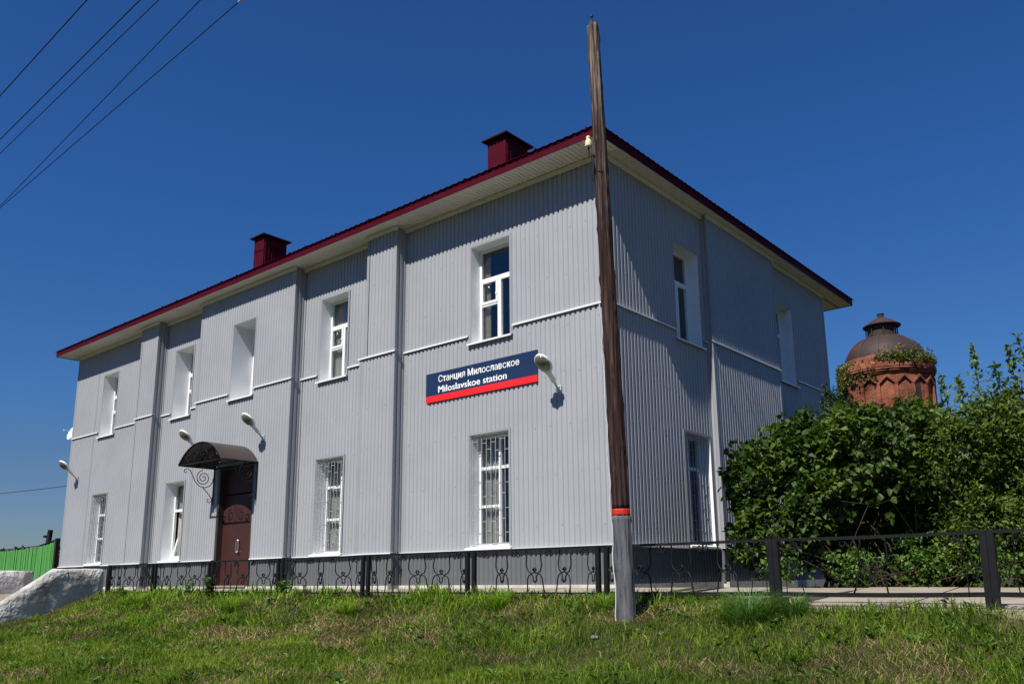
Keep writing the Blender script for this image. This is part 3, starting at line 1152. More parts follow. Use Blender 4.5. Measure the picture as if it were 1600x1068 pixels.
roof = obj('roof', roof_face('f'), maroon_m, B_)
for k in 'krl':
    obj('roof_slope', roof_face(k), maroon_m, roof)
bm = bmesh.new()
zr = FT + 0.05 + SL * half
ym = (ry0 + ry1) / 2
for p, q in (((rx0 + half, ym, zr), (rx1 - half, ym, zr)), ((rx0 + .5, ry0 + .5, FT + .02 + .5 * SL), (rx0 + half, ym, zr)), ((rx0 + .5, ry1 - .5, FT + .02 + .5 * SL), (rx0 + half, ym, zr)), ((rx1 - .5, ry0 + .5, FT + .02 + .5 * SL), (rx1 - half, ym, zr)), ((rx1 - .5, ry1 - .5, FT + .02 + .5 * SL), (rx1 - half, ym, zr))):
    tube(bm, [p, q], 0.05, 6)
obj('ridge_cap', bm, maroon_m, roof)

# snow guards along the front eave: runs of twin tubes on brackets
def snow_guard(a, b):
    bm = bmesh.new()
    y = ry0 + 0.28
    z = FT + 0.016 + SL * 0.28
    tube(bm, [(a, y, z + 0.055), (b, y, z + 0.055)], 0.010, 6)
    tube(bm, [(a, y + 0.02, z + 0.10), (b, y + 0.02, z + 0.10)], 0.010, 6)
    n = 3
    for i in range(n):
        x = a + 0.25 + (b - a - 0.5) * i / (n - 1)
        box(bm, (x - 0.02, y - 0.02, z - 0.01), (x + 0.02, y + 0.05, z + 0.13))
    obj('snow_guard', bm, capdark_m, roof)


gx_ = 0.2
while gx_ > L + 1.0:
    snow_guard(gx_ - 2.9, gx_)
    gx_ -= 3.0 + random.uniform(0.0, 0.25)
bm = bmesh.new()
zz = FT + 0.016 + SL * 0.28
tube(bm, [(rx1 - 0.28, 1.6, zz + 0.1), (rx1 - 0.28, 1.72, zz + 0.1)], 0.05, 6)
obj('roof_bracket', bm, capdark_m, roof)


# chimneys clad in ribbed maroon sheet
def chimney(xa, xb, ya, yb, ztop):
    c = bmesh.new()
    zb = 7.4
    per = [(xa, ya), (xb, ya), (xb, yb), (xa, yb)]
    for (p, q) in zip(per, per[1:] + per[:1]):
        ln = math.hypot(q[0] - p[0], q[1] - p[1])
        dx, dy = (q[0] - p[0]) / ln, (q[1] - p[1]) / ln
        nxv, nyv = dy, -dx
        n = max(3, int(ln / 0.11))
        pr = [(0, 0), (0.3, 0), (0.42, 0.012), (0.88, 0.012)]
        pts = []
        for i in range(n):
            for t, hh in pr:
                s = (i + t) * ln / n
                pts.append((p[0] + dx * s + nxv * hh, p[1] + dy * s + nyv * hh))
        pts.append(q)
        for u, v in zip(pts, pts[1:]):
            quad(c, [(u[0], u[1], zb), (v[0], v[1], zb), (v[0], v[1], ztop), (u[0], u[1], ztop)])
    ch = obj('chimney', c, maroon_m, B_)
    # chimney cap: low pyramid standing on short legs
    k = bmesh.new()
    e = 0.11
    zc = ztop + 0.03
    base = [(xa - e, ya - e), (xb + e, ya - e), (xb + e, yb + e), (xa - e, yb + e)]
    lo = [k.verts.new((p[0], p[1], zc)) for p in base]
    hi = [k.verts.new((p[0], p[1], zc + 0.035)) for p in base]
    ymid = (ya + yb) / 2
    r0 = k.verts.new(((xa + xb) / 2, ya + (xb - xa) / 2, zc + 0.20))
    r1 = k.verts.new(((xa + xb) / 2, yb - (xb - xa) / 2, zc + 0.20))
    k.faces.new(lo[::-1])
    for i in range(4):
        k.faces.new((lo[i], lo[(i + 1) % 4], hi[(i + 1) % 4], hi[i]))
    k.faces.new((hi[0], hi[1], r0))
    k.faces.new((hi[1], hi[2], r1, r0))
    k.faces.new((hi[2], hi[3], r1))
    k.faces.new((hi[3], hi[0], r0, r1))
    for p in ((xa + 0.03, ya + 0.03), (xb - 0.03, ya + 0.03), (xb - 0.03, yb - 0.03), (xa + 0.03, yb - 0.03)):
        box(k, (p[0] - 0.02, p[1] - 0.02, ztop - 0.1), (p[0] + 0.02, p[1] + 0.02, zc))
    obj('chimney_cap', k, capdark_m, ch)


chimney(-4.50, -3.93, 1.8, 2.62, 9.72)
chimney(-14.45, -13.92, 1.8, 2.62, 9.98)

# ------------------------------------------------------------------ entrance canopy
CX0, CX1, CY, CZ = -12.27, -10.27, -1.30, 2.34
RISE = 0.50
cp = thing('door_canopy', 'dark brown arched metal canopy with scrollwork over the brown door', 'canopy', ((CX0 + CX1) / 2, -BAY, CZ))


def arc(t, yy, off=0.0):
    """t in 0..1 across the barrel"""
    w = (CX1 - CX0) / 2
    rad = (w * w + RISE * RISE) / (2 * RISE)
    th0 = math.asin(w / rad)
    a = -th0 + 2 * th0 * t
    return Vector(((CX0 + CX1) / 2 + (rad + off) * math.sin(a), yy, CZ + RISE - rad + (rad + off) * math.cos(a)))


bm = bmesh.new()
n = 20
for i in range(n):
    t0, t1 = i / n, (i + 1) / n
    quad(bm, [arc(t0, CY - 0.03, 0.006), arc(t1, CY - 0.03, 0.006), arc(t1, -BAY - 0.024, 0.006), arc(t0, -BAY - 0.024, 0.006)])
    quad(bm, [arc(t0, CY - 0.03, 0.0), arc(t1, CY - 0.03, 0.0), arc(t1, -BAY - 0.024, 0.0), arc(t0, -BAY - 0.024, 0.0)])
    quad(bm, [arc(t0, CY - 0.03, 0.0), arc(t1, CY - 0.03, 0.0), arc(t1, CY - 0.03, 0.006), arc(t0, CY - 0.03, 0.006)])
obj('canopy_sheet', bm, canopy_m, cp, smooth=False)
bm = bmesh.new()
for yy in (CY, (CY - BAY) / 2, -BAY - 0.03):
    tube(bm, [arc(i / 16, yy, -0.016) for i in range(17)], 0.013, 4)
    box(bm, (CX0, yy - 0.013, CZ - 0.013), (CX1, yy + 0.013, CZ + 0.013))
box(bm, (CX0 - 0.002, CY + 0.014, CZ - 0.012), (CX0 + 0.024, -BAY - 0.02, CZ + 0.012))
box(bm, (CX1 - 0.024, CY + 0.014, CZ - 0.012), (CX1 + 0.002, -BAY - 0.02, CZ + 0.012))
obj('canopy_frame', bm, black_m, cp)


def spiral(cx, cz, r0, r1, a0, turns, n=26):
    return [(cx + (r0 + (r1 - r0) * i / n) * math.cos(a0 + turns * 2 * math.pi * i / n), cz + (r0 + (r1 - r0) * i / n) * math.sin(a0 + turns * 2 * math.pi * i / n)) for i in range(n + 1)]


mx_ = (CX0 + CX1) / 2
for s in (-1, 1):
    for (cxo, cz, r, a0, tn) in ((0.22, 0.20, 0.145, math.pi * 0.5, 1.5), (0.52, 0.13, 0.10, math.pi * 0.75, 1.4)):
        bm = bmesh.new()
        p = spiral(s * cxo, cz, r, 0.035, a0, tn * 1.0)
        pts = [(mx_ + (q[0] if s > 0 else q[0]), CY, CZ + q[1]) for q in p]
        tail = [(mx_ + s * (cxo + 0.02), CY, CZ + 0.012), (mx_ + s * (cxo + r * 0.9), CY, CZ + cz - r * 0.2), (mx_ + s * (cxo + r * 0.75), CY, CZ + cz + r * 0.66)]
        tube(bm, pts, 0.011, 4)
        tube(bm, tail, 0.011, 4)
        obj('canopy_scroll', bm, black_m, cp)
    bm = bmesh.new()
    tube(bm, [(mx_ + s * 0.06, CY, CZ + 0.46), (mx_ + s * 0.03, CY, CZ + 0.3), (mx_ + s * 0.06, CY, CZ + 0.15), (mx_ + s * 0.03, CY, CZ + 0.012)], 0.011, 4)
    obj('canopy_scroll', bm, black_m, cp)
    bm = bmesh.new()
    tube(bm, [(mx_ + s * 0.7, CY, CZ + 0.012), (mx_ + s * 0.62, CY, CZ + 0.12), (mx_ + s * 0.72, CY, CZ + 0.2), (mx_ + s * 0.8, CY, CZ + 0.1)], 0.009, 4)
    obj('canopy_scroll', bm, black_m, cp)
# side brackets: vertical bar on the wall and an S scroll reaching out under the canopy
for xx in (CX0 + 0.012, CX1 - 0.012):
    bm = bmesh.new()
    yw = -BAY - 0.03
    box(bm, (xx - 0.013, yw - 0.013, CZ - 0.92), (xx + 0.013, yw + 0.013, CZ - 0.013))
    sp = spiral(0.30, -0.25, 0.025, 0.20, 0.5, 2.15, 40)
    ex = sp[-1]
    run = [(xx, yw - q[0], CZ + q[1]) for q in sp]
    tube(bm, run, 0.011, 5)
    s2 = [(0.02, -0.24), (0.035, -0.34), (0.12, -0.455), (0.26, -0.50), (0.40, -0.47), (0.52, -0.36), (0.60, -0.22), (0.66, -0.10), (0.74, -0.045), (0.82, -0.07), (0.84, -0.13), (0.79, -0.16), (0.76, -0.12)]
    tube(bm, [(xx, yw - q[0], CZ + q[1]) for q in s2], 0.011, 5)
    s3 = [(0.30, -0.50), (0.16, -0.63), (0.06, -0.74), (0.03, -0.82), (0.09, -0.88), (0.16, -0.85), (0.15, -0.79), (0.10, -0.80)]
    tube(bm, [(xx, yw - q[0], CZ + q[1]) for q in s3], 0.011, 5)
    obj('canopy_bracket', bm, black_m, cp)

# ------------------------------------------------------------------ station sign
SX0, SX1, SZ0, SZ1 = -4.59, -1.59, 3.055, 3.67
sg = thing('station_sign', 'navy station name board with white bilingual lettering and red stripe', 'sign', ((SX0 + SX1) / 2, -0.03, SZ0))
bm = bmesh.new()
box(bm, (SX0, 0.024, SZ0 + 0.135), (SX1, 0.05, SZ1), FA)
obj('sign_board', bm, navy_m, sg)
bm = bmesh.new()
box(bm, (SX0, 0.024, SZ0), (SX1, 0.0505, SZ0 + 0.1345), FA)
obj('red_stripe', bm, signred_m, sg)


def lettering(text, xl, xr, zbase, cap):
    cu = bpy.data.curves.new('lettering', 'FONT')
    cu.body = text
    cu.size = 1.0
    cu.extrude = 0.0
    cu.offset = 0.0
    cu.resolution_u = 4
    t = bpy.data.objects.new('lettering', cu)
    COL.objects.link(t)
    bpy.context.view_layer.update()
    dg = bpy.context.evaluated_depsgraph_get()
    me = bpy.data.meshes.new_from_object(t.evaluated_get(dg))
    bpy.data.objects.remove(t)
    co = np.array([v.co[:] for v in me.vertices])
    xmin, xmax = co[:, 0].min(), co[:, 0].max()
    capu = 0.73
    # one object per character: gather the loose outlines, then join those that share a column (й, i)
    par = list(range(len(me.vertices)))

    def find(a):
        while par[a] != a:
            par[a] = par[par[a]]
            a = par[a]
        return a
    for e in me.edges:
        par[find(e.vertices[0])] = find(e.vertices[1])
    isl = {}
    for p in me.polygons:
        isl.setdefault(find(p.vertices[0]), []).append(p)
    runs = []
    for k, ps in isl.items():
        ids = [v for p in ps for v in p.vertices]
        runs.append([co[ids, 0].min(), co[ids, 0].max(), list(ps)])
    runs.sort(key=lambda q: q[0])
    chars = []
    for q in runs:
        if chars and q[0] < chars[-1][1] - 0.3 * min(q[1] - q[0], chars[-1][1] - chars[-1][0]):
            chars[-1][1] = max(chars[-1][1], q[1])
            chars[-1][2] += q[2]
        else:
            chars.append(q)
    for q in chars:
        bm = bmesh.new()
        vm = {}
        for p in q[2]:
            f_ = []
            for vi in p.vertices:
                if vi not in vm:
                    c = co[vi]
                    vm[vi] = bm.verts.new((xl + (c[0] - xmin) / (xmax - xmin) * (xr - xl), -0.0530, zbase + c[1] / capu * cap))
                f_.append(vm[vi])
            try:
                bm.faces.new(f_)
            except ValueError:
                pass
        bm.normal_update()
        rim = [(e.verts[0].co.copy(), e.verts[1].co.copy()) for e in bm.edges if len(e.link_faces) == 1]
        hw = 0.0048
        for p_, q_ in rim:
            d_ = q_ - p_
            if d_.length < 1e-6:
                continue
            d_.normalize()
            n_ = Vector((-d_.z, 0, d_.x)) * hw
            e_ = d_ * hw * 0.7
            o_ = Vector((0, 0.0004, 0))
            quad(bm, [p_ - e_ - n_ + o_, q_ + e_ - n_ + o_, q_ + e_ + n_ + o_, p_ - e_ + n_ + o_])
        obj('letter', bm, letter_m, sg, recalc=False)


lettering('Станция Милославское', -4.22, -2.03, 3.455, 0.140)
lettering('Miloslavskoe station', -4.22, -2.35, 3.235, 0.140)

# ------------------------------------------------------------------ wall lamps


def wall_lamp(x, d, z, label, group):
    t = thing('wall_lamp', label, 'lamp', (x, -d - 0.022, z), group)
    base = Vector((x, -d - 0.022, z))
    dirv = Vector((0.0, -0.74, 0.67)).normalized()
    side = Vector((1, 0, 0))
    nrm = dirv.cross(side).normalized()
    if nrm.z < 0:
        nrm = -nrm
    P = lambda u, s, k: base + Vector((0, -0.06, 0.02)) + dirv * u + side * s + nrm * k
    bm = bmesh.new()
    box(bm, (x - 0.05, -d - 0.042, z - 0.07), (x + 0.05, -d - 0.022, z + 0.07))
    box(bm, (x - 0.032, -d - 0.075, z - 0.03), (x + 0.032, -d - 0.0421, z + 0.05))
    obj('bracket', bm, galv_m, t)
    bm = bmesh.new()
    tube(bm, [P(-0.02, 0, 0), P(0.2, 0, 0)], 0.022, 10)
    obj('arm', bm, galv_m, t)
    # housing: narrow neck widening to a rounded head, upper shell only
    secs = [(0.12, 0.036, 0.032), (0.16, 0.052, 0.046), (0.31, 0.055, 0.052), (0.35, 0.075, 0.06), (0.40, 0.125, 0.072), (0.47, 0.158, 0.092), (0.56, 0.168, 0.10), (0.64, 0.152, 0.090), (0.71, 0.105, 0.066), (0.75, 0.04, 0.035)]
    bm = bmesh.new()
    rings = []
    for u, wd, ht in secs:
        ring = []
        for k in range(9):
            a = math.pi * k / 8
            ring.append(bm.verts.new(P(u, wd * math.cos(a), ht * math.sin(a))))
        flo = -0.03 if u < 0.36 else -0.012
        for k in range(1, 4):
            a = math.pi + math.pi * k / 4
            ring.append(bm.verts.new(P(u, wd * math.cos(a), flo * -math.sin(a))))
        rings.append(ring)
    m = len(rings[0])
    for a, b in zip(rings, rings[1:]):
        for k in range(m):
            bm.faces.new((a[k], a[(k + 1) % m], b[(k + 1) % m], b[k]))
    bm.faces.new(rings[0])
    bm.faces.new(rings[-1][::-1])
    obj('lamp_head', bm, lampw_m, t, smooth=True)
    # glass bowl under the head
    bm = bmesh.new()
    rings = []
    for j in range(7):
        f = j / 6
        ring = []
        for k in range(20):
            a = 2 * math.pi * k / 20
            rr = math.cos(f * math.pi / 2)
            ring.append(bm.verts.new(P(0.560 + 0.172 * rr * math.cos(a), 0.142 * rr * math.sin(a), -0.008 - 0.085 * math.sin(f * math.pi / 2))))
        rings.append(ring)
    for a, b in zip(rings, rings[1:]):
        for k in range(20):
            bm.faces.new((a[k], a[(k + 1) % 20], b[(k + 1) % 20], b[k]))
    bmesh.ops.remove_doubles(bm, verts=bm.verts, dist=1e-4)
    obj('lens', bm, lens_m, t, smooth=True)
    return t


GRP = 'street lamps bracketed to the facade'
lamp = wall_lamp(-1.10, 0.0, 2.84, 'white wall lamp overlapping the right end of the station sign', GRP)


def copy_lamp(x, d, z, label):
    r = lamp.copy()
    COL.objects.link(r)
    r.location = (x, -d - 0.022, z)
    r['label'] = label
    for ch in lamp.children:
        c = ch.copy()
        COL.objects.link(c)
        c.parent = r


copy_lamp(-10.09, BAY, 2.93, 'white wall lamp to the right of the door canopy')
copy_lamp(-13.05, BAY, 2.87, 'white wall lamp partly hidden behind the left side of the door canopy')
copy_lamp(-21.35, 0.0, 2.88, 'white wall lamp near the left end of the station')

# satellite dish on the far end wall
sd = thing('satellite_dish', 'small white satellite dish on the left end wall', 'satellite dish', (L - 0.05, 0.05, 4.45))
bm = bmesh.new()
ax = Vector((0.05, -0.93, 0.30)).normalized()
u_ = ax.orthogonal().normalized()
v_ = ax.cross(u_)
cc = Vector((L - 0.27, 0.10, 4.52))
rings = []
for j in range(6):
    rr = 0.25 * j / 5
    rings.append([bm.verts.new(cc + ax * (rr * rr * 0.9) + rr * (math.cos(2 * math.pi * k / 24) * u_ + math.sin(2 * math.pi * k / 24) * v_)) for k in range(24)])
for a, b in zip(rings, rings[1:]):
    for k in range(24):
        bm.faces.new((a[k], a[(k + 1) % 24], b[(k + 1) % 24], b[k]))
bmesh.ops.remove_doubles(bm, verts=bm.verts, dist=1e-4)
bmesh.ops.solidify(bm, geom=bm.faces[:], thickness=0.008)
obj('dish', bm, dish_m, sd, smooth=True)
bm = bmesh.new()
tube(bm, [(L - 0.015, 0.22, 4.3), (L - 0.2, 0.2, 4.36), cc - ax * 0.02], 0.016, 6)
tube(bm, [cc + v_ * -0.1, cc + ax * 0.3], 0.008, 5)
box(bm, tuple(cc + ax * 0.3 - Vector((0.03, 0.03, 0.03))), tuple(cc + ax * 0.3 + Vector((0.03, 0.03, 0.03))))
obj('dish_arm', bm, galv_m, sd)

# ------------------------------------------------------------------ stair parapets left of the fence


def parapet(name, xf, th, ye, yflat, ztop, label, rs):
    """whitewashed stair side wall running towards -y: level, then falling with the stair"""
    ys = list(np.linspace(ye, yflat, 9)) + list(np.linspace(yflat, yflat - 2.4, 18))[1:]
    bm = bmesh.new()
    r = np.random.default_rng(rs)
    grid = []
    nz = 12
    for i, y in enumerate(ys):
        top = ztop if y >= yflat else ztop - (yflat - y) * 0.70
        top += (fbm(np.array([y * 1.7 + rs]), np.array([3.3]))[0] - 0.5) * 0.07
        ring = []
        cols = []
        for j in range(nz + 1):
            z = -2.3 + (top - 0.03 + 2.3) * j / nz
            cols.append((xf + (fbm(np.array([y * 2.1 + rs]), np.array([z * 2.1]), 4)[0] - 0.5) * 0.16, z))
        for j in range(4):
            f = (j + 0.5) / 4
            hump = 0.03 * math.sin(math.pi * f)
            cols.append((xf - th * f, top + hump))
        for j in range(nz, -1, -3):
            z = -2.3 + (top - 0.03 + 2.3) * j / nz
            cols.append((xf - th + (fbm(np.array([y * 2.1 + rs + 9]), np.array([z * 2.1]), 4)[0] - 0.5) * 0.10, z))
        for c in cols:
            yy = y + (fbm(np.array([c[1] * 3]), np.array([c[0] * 3 + rs]))[0] - 0.5) * (0.08 if i in (0,) else 0.02)
            ring.append(bm.verts.new((c[0], yy, c[1])))
        grid.append(ring)
    for a, b in zip(grid, grid[1:]):
        for k in range(len(a) - 1):
            bm.faces.new((a[k], a[k + 1], b[k + 1], b[k]))
    bm.faces.new(grid[0][::-1])
    bm.faces.new(grid[-1])
    o = obj(name, bm, plaster_m, smooth=True)
    return tag(o, label, 'wall', 'whitewashed stair parapets')


parapet('stair_parapet', -14.28, 0.36, -2.02, -3.18, -0.205, 'rough whitewashed stair parapet adjoining the left end of the iron fence', 2)
parapet('stair_parapet', -18.1, 0.36, -2.25, -4.5, -0.205, 'rough whitewashed stair parapet at the left picture edge below the green fence', 7)
bm = bmesh.new()
for k in range(5):
    box(bm, (-18.07, -3.1 - 0.33 * (k + 1), -2.4), (-14.66, -3.1 - 0.33 * k + 0.002 * k, -0.93 - 0.155 * k))
box(bm, (-18.07, -3.099, -2.4), (-14.66, -1.73, -0.80))
o = obj('steps', bm, concrete_m)
tag(o, 'concrete steps between the whitewashed parapets', kind='structure')

# ------------------------------------------------------------------ iron fence
FY, FZT = -2.0, -0.104
fn_ = thing('iron_fence', 'black iron fence with scrollwork between the grass bank and the station', 'fence', (-4, FY, -0.8))
posts = [-14.08, -11.73, -9.22, -6.64, -4.03, -1.45, 1.10, 3.63, 5.99, 8.45, 10.95]
scroll_mesh = {}


def lyre_bm():
    bm = bmesh.new()
    for s in (-1, 1):
        up = [(0.150, 0.0), (0.135, -0.07), (0.150, -0.15), (0.158, -0.23), (0.120, -0.31), (0.050, -0.345), (-0.010, -0.325), (-0.030, -0.29), (-0.005, -0.262), (0.025, -0.28), (0.022, -0.305)]
        lo = [(-0.045, -0.44), (-0.010, -0.475), (0.025, -0.45), (0.02, -0.39), (0.06, -0.352), (0.11, -0.362), (0.148, -0.42), (0.155, -0.50), (0.165, -0.57), (0.185, -0.64)]
        tube(bm, [(s * u, 0.010 * s, v) for u, v in up], 0.0105, 5)
        tube(bm, [(s * u, 0.012 * s, v) for u, v in lo], 0.0105, 5)
    return bm


def hook_bm():
    bm = bmesh.new()
    for s in (-1, 1):
        p = [(0.0, -0.005), (0.005 * s, -0.06), (0.03 * s, -0.095), (0.06 * s, -0.085), (0.068 * s, -0.05), (0.05 * s, -0.025), (0.028 * s, -0.04)]
        tube(bm, [(u, 0.004 * s, v) for u, v in p], 0.0095, 5)
    return bm


def mesh_from(name, bm, smooth=True):
    bmesh.ops.recalc_face_normals(bm, faces=bm.faces)
    me = bpy.data.meshes.new(name)
    bm.to_mesh(me)
    bm.free()
    me.materials.append(black_m)
    if smooth:
        me.polygons.foreach_set('use_smooth', [True] * len(me.polygons))
    return me


lyre_me = mesh_from('lyre_scroll', lyre_bm())
hook_me = mesh_from('hook_scroll', hook_bm())
fo = Vector((-4, FY, -0.8))
for i, px in enumerate(posts):
    for s in (-1, 1):
        if i == 0 and s < 0:
            continue
        if i == len(posts) - 1 and s > 0:
            continue
        bm = bmesh.new()
        lean = random.uniform(-0.02, 0.02)
        w = 0.032 if px < 2 else 0.033
        xx = px + s * (0.075 if px < 2 else 0.035)
        if i == 0:
            xx = px + 0.04
            w = 0.05
        bb = -1.15 if px < 4 else -1.3
        v = []
        for (z, dx) in ((bb, lean * 1.4), (FZT - 0.003, 0)):
            v += [bm.verts.new((xx + dx + p * w, FY + q * w * 0.9, z)) for p, q in ((-1, -1), (1, -1), (1, 1), (-1, 1))]
        for q in ((3, 2, 1, 0), (4, 5, 6, 7), (0, 1, 5, 4), (1, 2, 6, 5), (2, 3, 7, 6), (3, 0, 4, 7)):
            bm.faces.new([v[k] for k in q])
        obj('post', bm, black_m, fn_)
for i, (pa, pb) in enumerate(zip(posts, posts[1:])):
    sag = random.uniform(0.0, 0.012)
    for nm, z, hh in (('top_rail', FZT, 0.034), ('bottom_rail', -0.748, 0.022 if i < 6 else 0.05)):
        bm = bmesh.new()
        pr = None
        for k in range(7):
            t = k / 6
            x = pa + (pb - pa) * t + (0.005 if k == 0 else 0) - (0.005 if k == 6 else 0)
            zz = z - sag * 4 * t * (1 - t)
            cur = [bm.verts.new((x, FY + q * 0.03, zz + p * hh)) for p, q in ((-0.5, -1), (-0.5, 1), (0.5, 1), (0.5, -1))]
            if pr:
                for m in range(4):
                    bm.faces.new((pr[m], pr[(m + 1) % 4], cur[(m + 1) % 4], cur[m]))
            else:
                bm.faces.new(cur[::-1])
            pr = cur
        bm.faces.new(pr)
        obj(nm, bm, black_m, fn_)
    for k in range(4):
        x = pa + (pb - pa) * (k + 0.5) / 4
        o = bpy.data.objects.new('hook_scroll', hook_me)
        COL.objects.link(o)
        o.parent = fn_
        o.location = Vector((x, FY, FZT - 0.016)) - fo
        o.rotation_euler = (0, random.uniform(-0.08, 0.08), 0)
    for k in range(5):
        if (i, k) in ((5, 0), (8, 2)) or (i >= 7 and k in (1, 3)):
            continue
        x = pa + (pb - pa) * k / 4
        if k == 0:
            x += 0.17
        if k == 4:
            x -= 0.17
        o = bpy.data.objects.new('lyre_scroll', lyre_me)
        COL.objects.link(o)
        o.parent = fn_
        o.location = Vector((x + random.uniform(-0.03, 0.03), FY, FZT - 0.016)) - fo
        o.rotation_euler = (random.uniform(-0.07, 0.07), random.uniform(-0.11, 0.11), random.uniform(-0.4, 0.4))
        if k in (0, 4):
            o.scale = (0.55, 1, 1)

# ------------------------------------------------------------------ utility pole
PB, PT = Vector((2.005, -2.79, -1.35)), Vector((1.83, -2.885, 7.40))
up_ = thing('utility_pole', 'leaning timber pole with grey painted foot and red band before the corner', 'utility pole', PB)


def pole_seg(name, z0, z1, mat, grow=0.0, top=False, nseg=60):
    bm = bmesh.new()
    n = 40
    rings = []
    for j in range(nseg + 1):
        z = z0 + (z1 - z0) * j / nseg
        f = (z - PB.z) / (PT.z - PB.z)
        c = PB.lerp(PT, f)
        r0 = 0.119 * (1 - f) + 0.083 * f
        ring = []
        for k in range(n):
            a = 2 * math.pi * k / n
            gr = (fbm(np.array([a * 5.5 + 40]), np.array([z * 0.35]), 3)[0] - 0.5) * 0.030
            cyc = fbm(np.array([math.cos(a) * 2 + 5]), np.array([math.sin(a) * 2 + z * 0.8]), 3)[0] - 0.5
            r = r0 * (1 + cyc * 0.16) + gr * (0.9 if name != 'red_band' else 0.6) + grow
            for kx, kz, rr_, hh in KNOTS:
                dx = (a - kx + math.pi) % (2 * math.pi) - math.pi
                e = (dx / 0.26) ** 2 + ((z - kz) / 0.06) ** 2
                if e < 4:
                    r += hh * math.exp(-e)
            zz = z
            if top and j == nseg:
                zz = z + (fbm(np.array([a * 1.4]), np.array([2.2]), 3)[0] - 0.6) * 0.16
            # two drying splits
            for ka, kd in ((4.3, 0.035), (5.6, 0.025)):
                dx = (a - ka - 0.25 * math.sin(z * 0.7) + math.pi) % (2 * math.pi) - math.pi
                if abs(dx) < 0.12 and z > 3.2:
                    r -= kd * (1 - abs(dx) / 0.12) * min(1, (z - 3.2) / 2)
            ring.append(bm.verts.new((c.x + r * math.cos(a), c.y + r * math.sin(a), zz)))
        rings.append(ring)
    for a, b in zip(rings, rings[1:]):
        for k in range(n):
            bm.faces.new((a[k], a[(k + 1) % n], b[(k + 1) % n], b[k]))
    bm.faces.new(rings[-1])
    bm.faces.new(rings[0][::-1])
    return obj(name, bm, mat, up_, smooth=True)


KNOTS = [(random.uniform(2.6, 7.2), random.uniform(-0.5, 7.2), 0, random.uniform(0.008, 0.020)) for _ in range(60)]
pole_seg('painted_foot', -1.35, 0.24, polegrey_m, 0.003, nseg=28)
pole_seg('red_band', 0.241, 0.325, polered_m, 0.005, nseg=4)
pole_seg('timber_shaft', 0.326, 7.40, pole_m, 0.0, True, nseg=110)
bm = bmesh.new()
tube(bm, [PT + Vector((0, -0.02, -0.35)), PT + Vector((0, -0.02, 0.12))], 0.012, 6)
lathe(bm, [(0.0, 0.0), (0.022, 0.005), (0.022, 0.03), (0.0, 0.04)], tuple(PT + Vector((0, -0.02, 0.11))), 8)
obj('pole_pin', bm, wire_m, up_)
bm = bmesh.new()
pts = []
for k in range(24):
    z = -1.2 + 4.3 * k / 23
    f = (z - PB.z) / (PT.z - PB.z)
    c = PB.lerp(PT, f)
    rr = 0.119 * (1 - f) + 0.083 * f + 0.018 + 0.012 * math.sin(k * 1.7)
    a_ = math.pi + 0.62 + 0.05 * math.sin(k * 0.9)
    pts.append((c.x + rr * math.cos(a_), c.y + rr * math.sin(a_), z))
tube(bm, pts, 0.009, 5)
obj('earth_wire', bm, galv_m, up_)
bm = bmesh.new()
ic = Vector((1.745, -2.965, 5.43))
lathe(bm, [(0.012, 0.0), (0.046, 0.0), (0.052, 0.02), (0.048, 0.07), (0.042, 0.10), (0.030, 0.115), (0.026, 0.13), (0.033, 0.142), (0.033, 0.155), (0.02, 0.172), (0.0, 0.176)], tuple(ic), 16)
obj('insulator', bm, porc_m, up_, smooth=True)
bm = bmesh.new()
hk = [ic + Vector((0, 0, 0.05)), ic + Vector((0, 0, -0.05)), ic + Vector((0.005, 0, -0.12)), ic + Vector((0.04, 0.015, -0.165)), ic + Vector((0.08, 0.03, -0.14)), ic + Vector((0.12, 0.05, -0.06)), ic + Vector((0.18, 0.09, -0.05))]
tube(bm, hk, 0.014, 6)
obj('insulator_hook', bm, tar_m, up_)
bm = bmesh.new()
tube(bm, [ic + Vector((0.055, -0.0, -0.12)), ic + Vector((0.07, 0.0, -0.3)), ic + Vector((0.06, -0.01, -0.45)), ic + Vector((0.075, 0.0, -0.55))], [0.012, 0.022, 0.024, 0.012], 6)
obj('hanging_cable', bm, wire_m, up_)
bm = bmesh.new()
c5 = PB.lerp(PT, (5.02 - PB.z) / (PT.z - PB.z))
tube(bm, [c5 + Vector((0.100 * math.cos(a), 0.100 * math.sin(a), 0.01 * math.sin(a * 2))) for a in np.linspace(0, 2 * math.pi, 20)], 0.006, 5)
obj('wire_band', bm, wire_m, up_)

# ------------------------------------------------------------------ overhead wires, running along the front of the station
WG = 'overhead wires crossing the sky'


def wire(p, q, r, label, sag=0.25, x_right=16.0, x_left=-75.0):
    """straight run through p and q continued both ways, hung with a little sag"""
    p, q = Vector(p), Vector(q)
    d = (q - p) / (q.x - p.x)
    pts = []
    for i in range(41):
        x = x_left + (x_right - x_left) * i / 40
        b = p + d * (x - p.x)
        s = 0.0 if p.x <= x <= q.x else sag * min(1.0, (min(abs(x - p.x), abs(x - q.x)) / 40) ** 2)
        pts.append(b + Vector((0, 0, s)))
    bm = bmesh.new()
    tube(bm, pts, r, 6)
    o = obj('overhead_wire', bm, wire_m, smooth=True)
    tag(o, label, 'wire', WG)
    return o


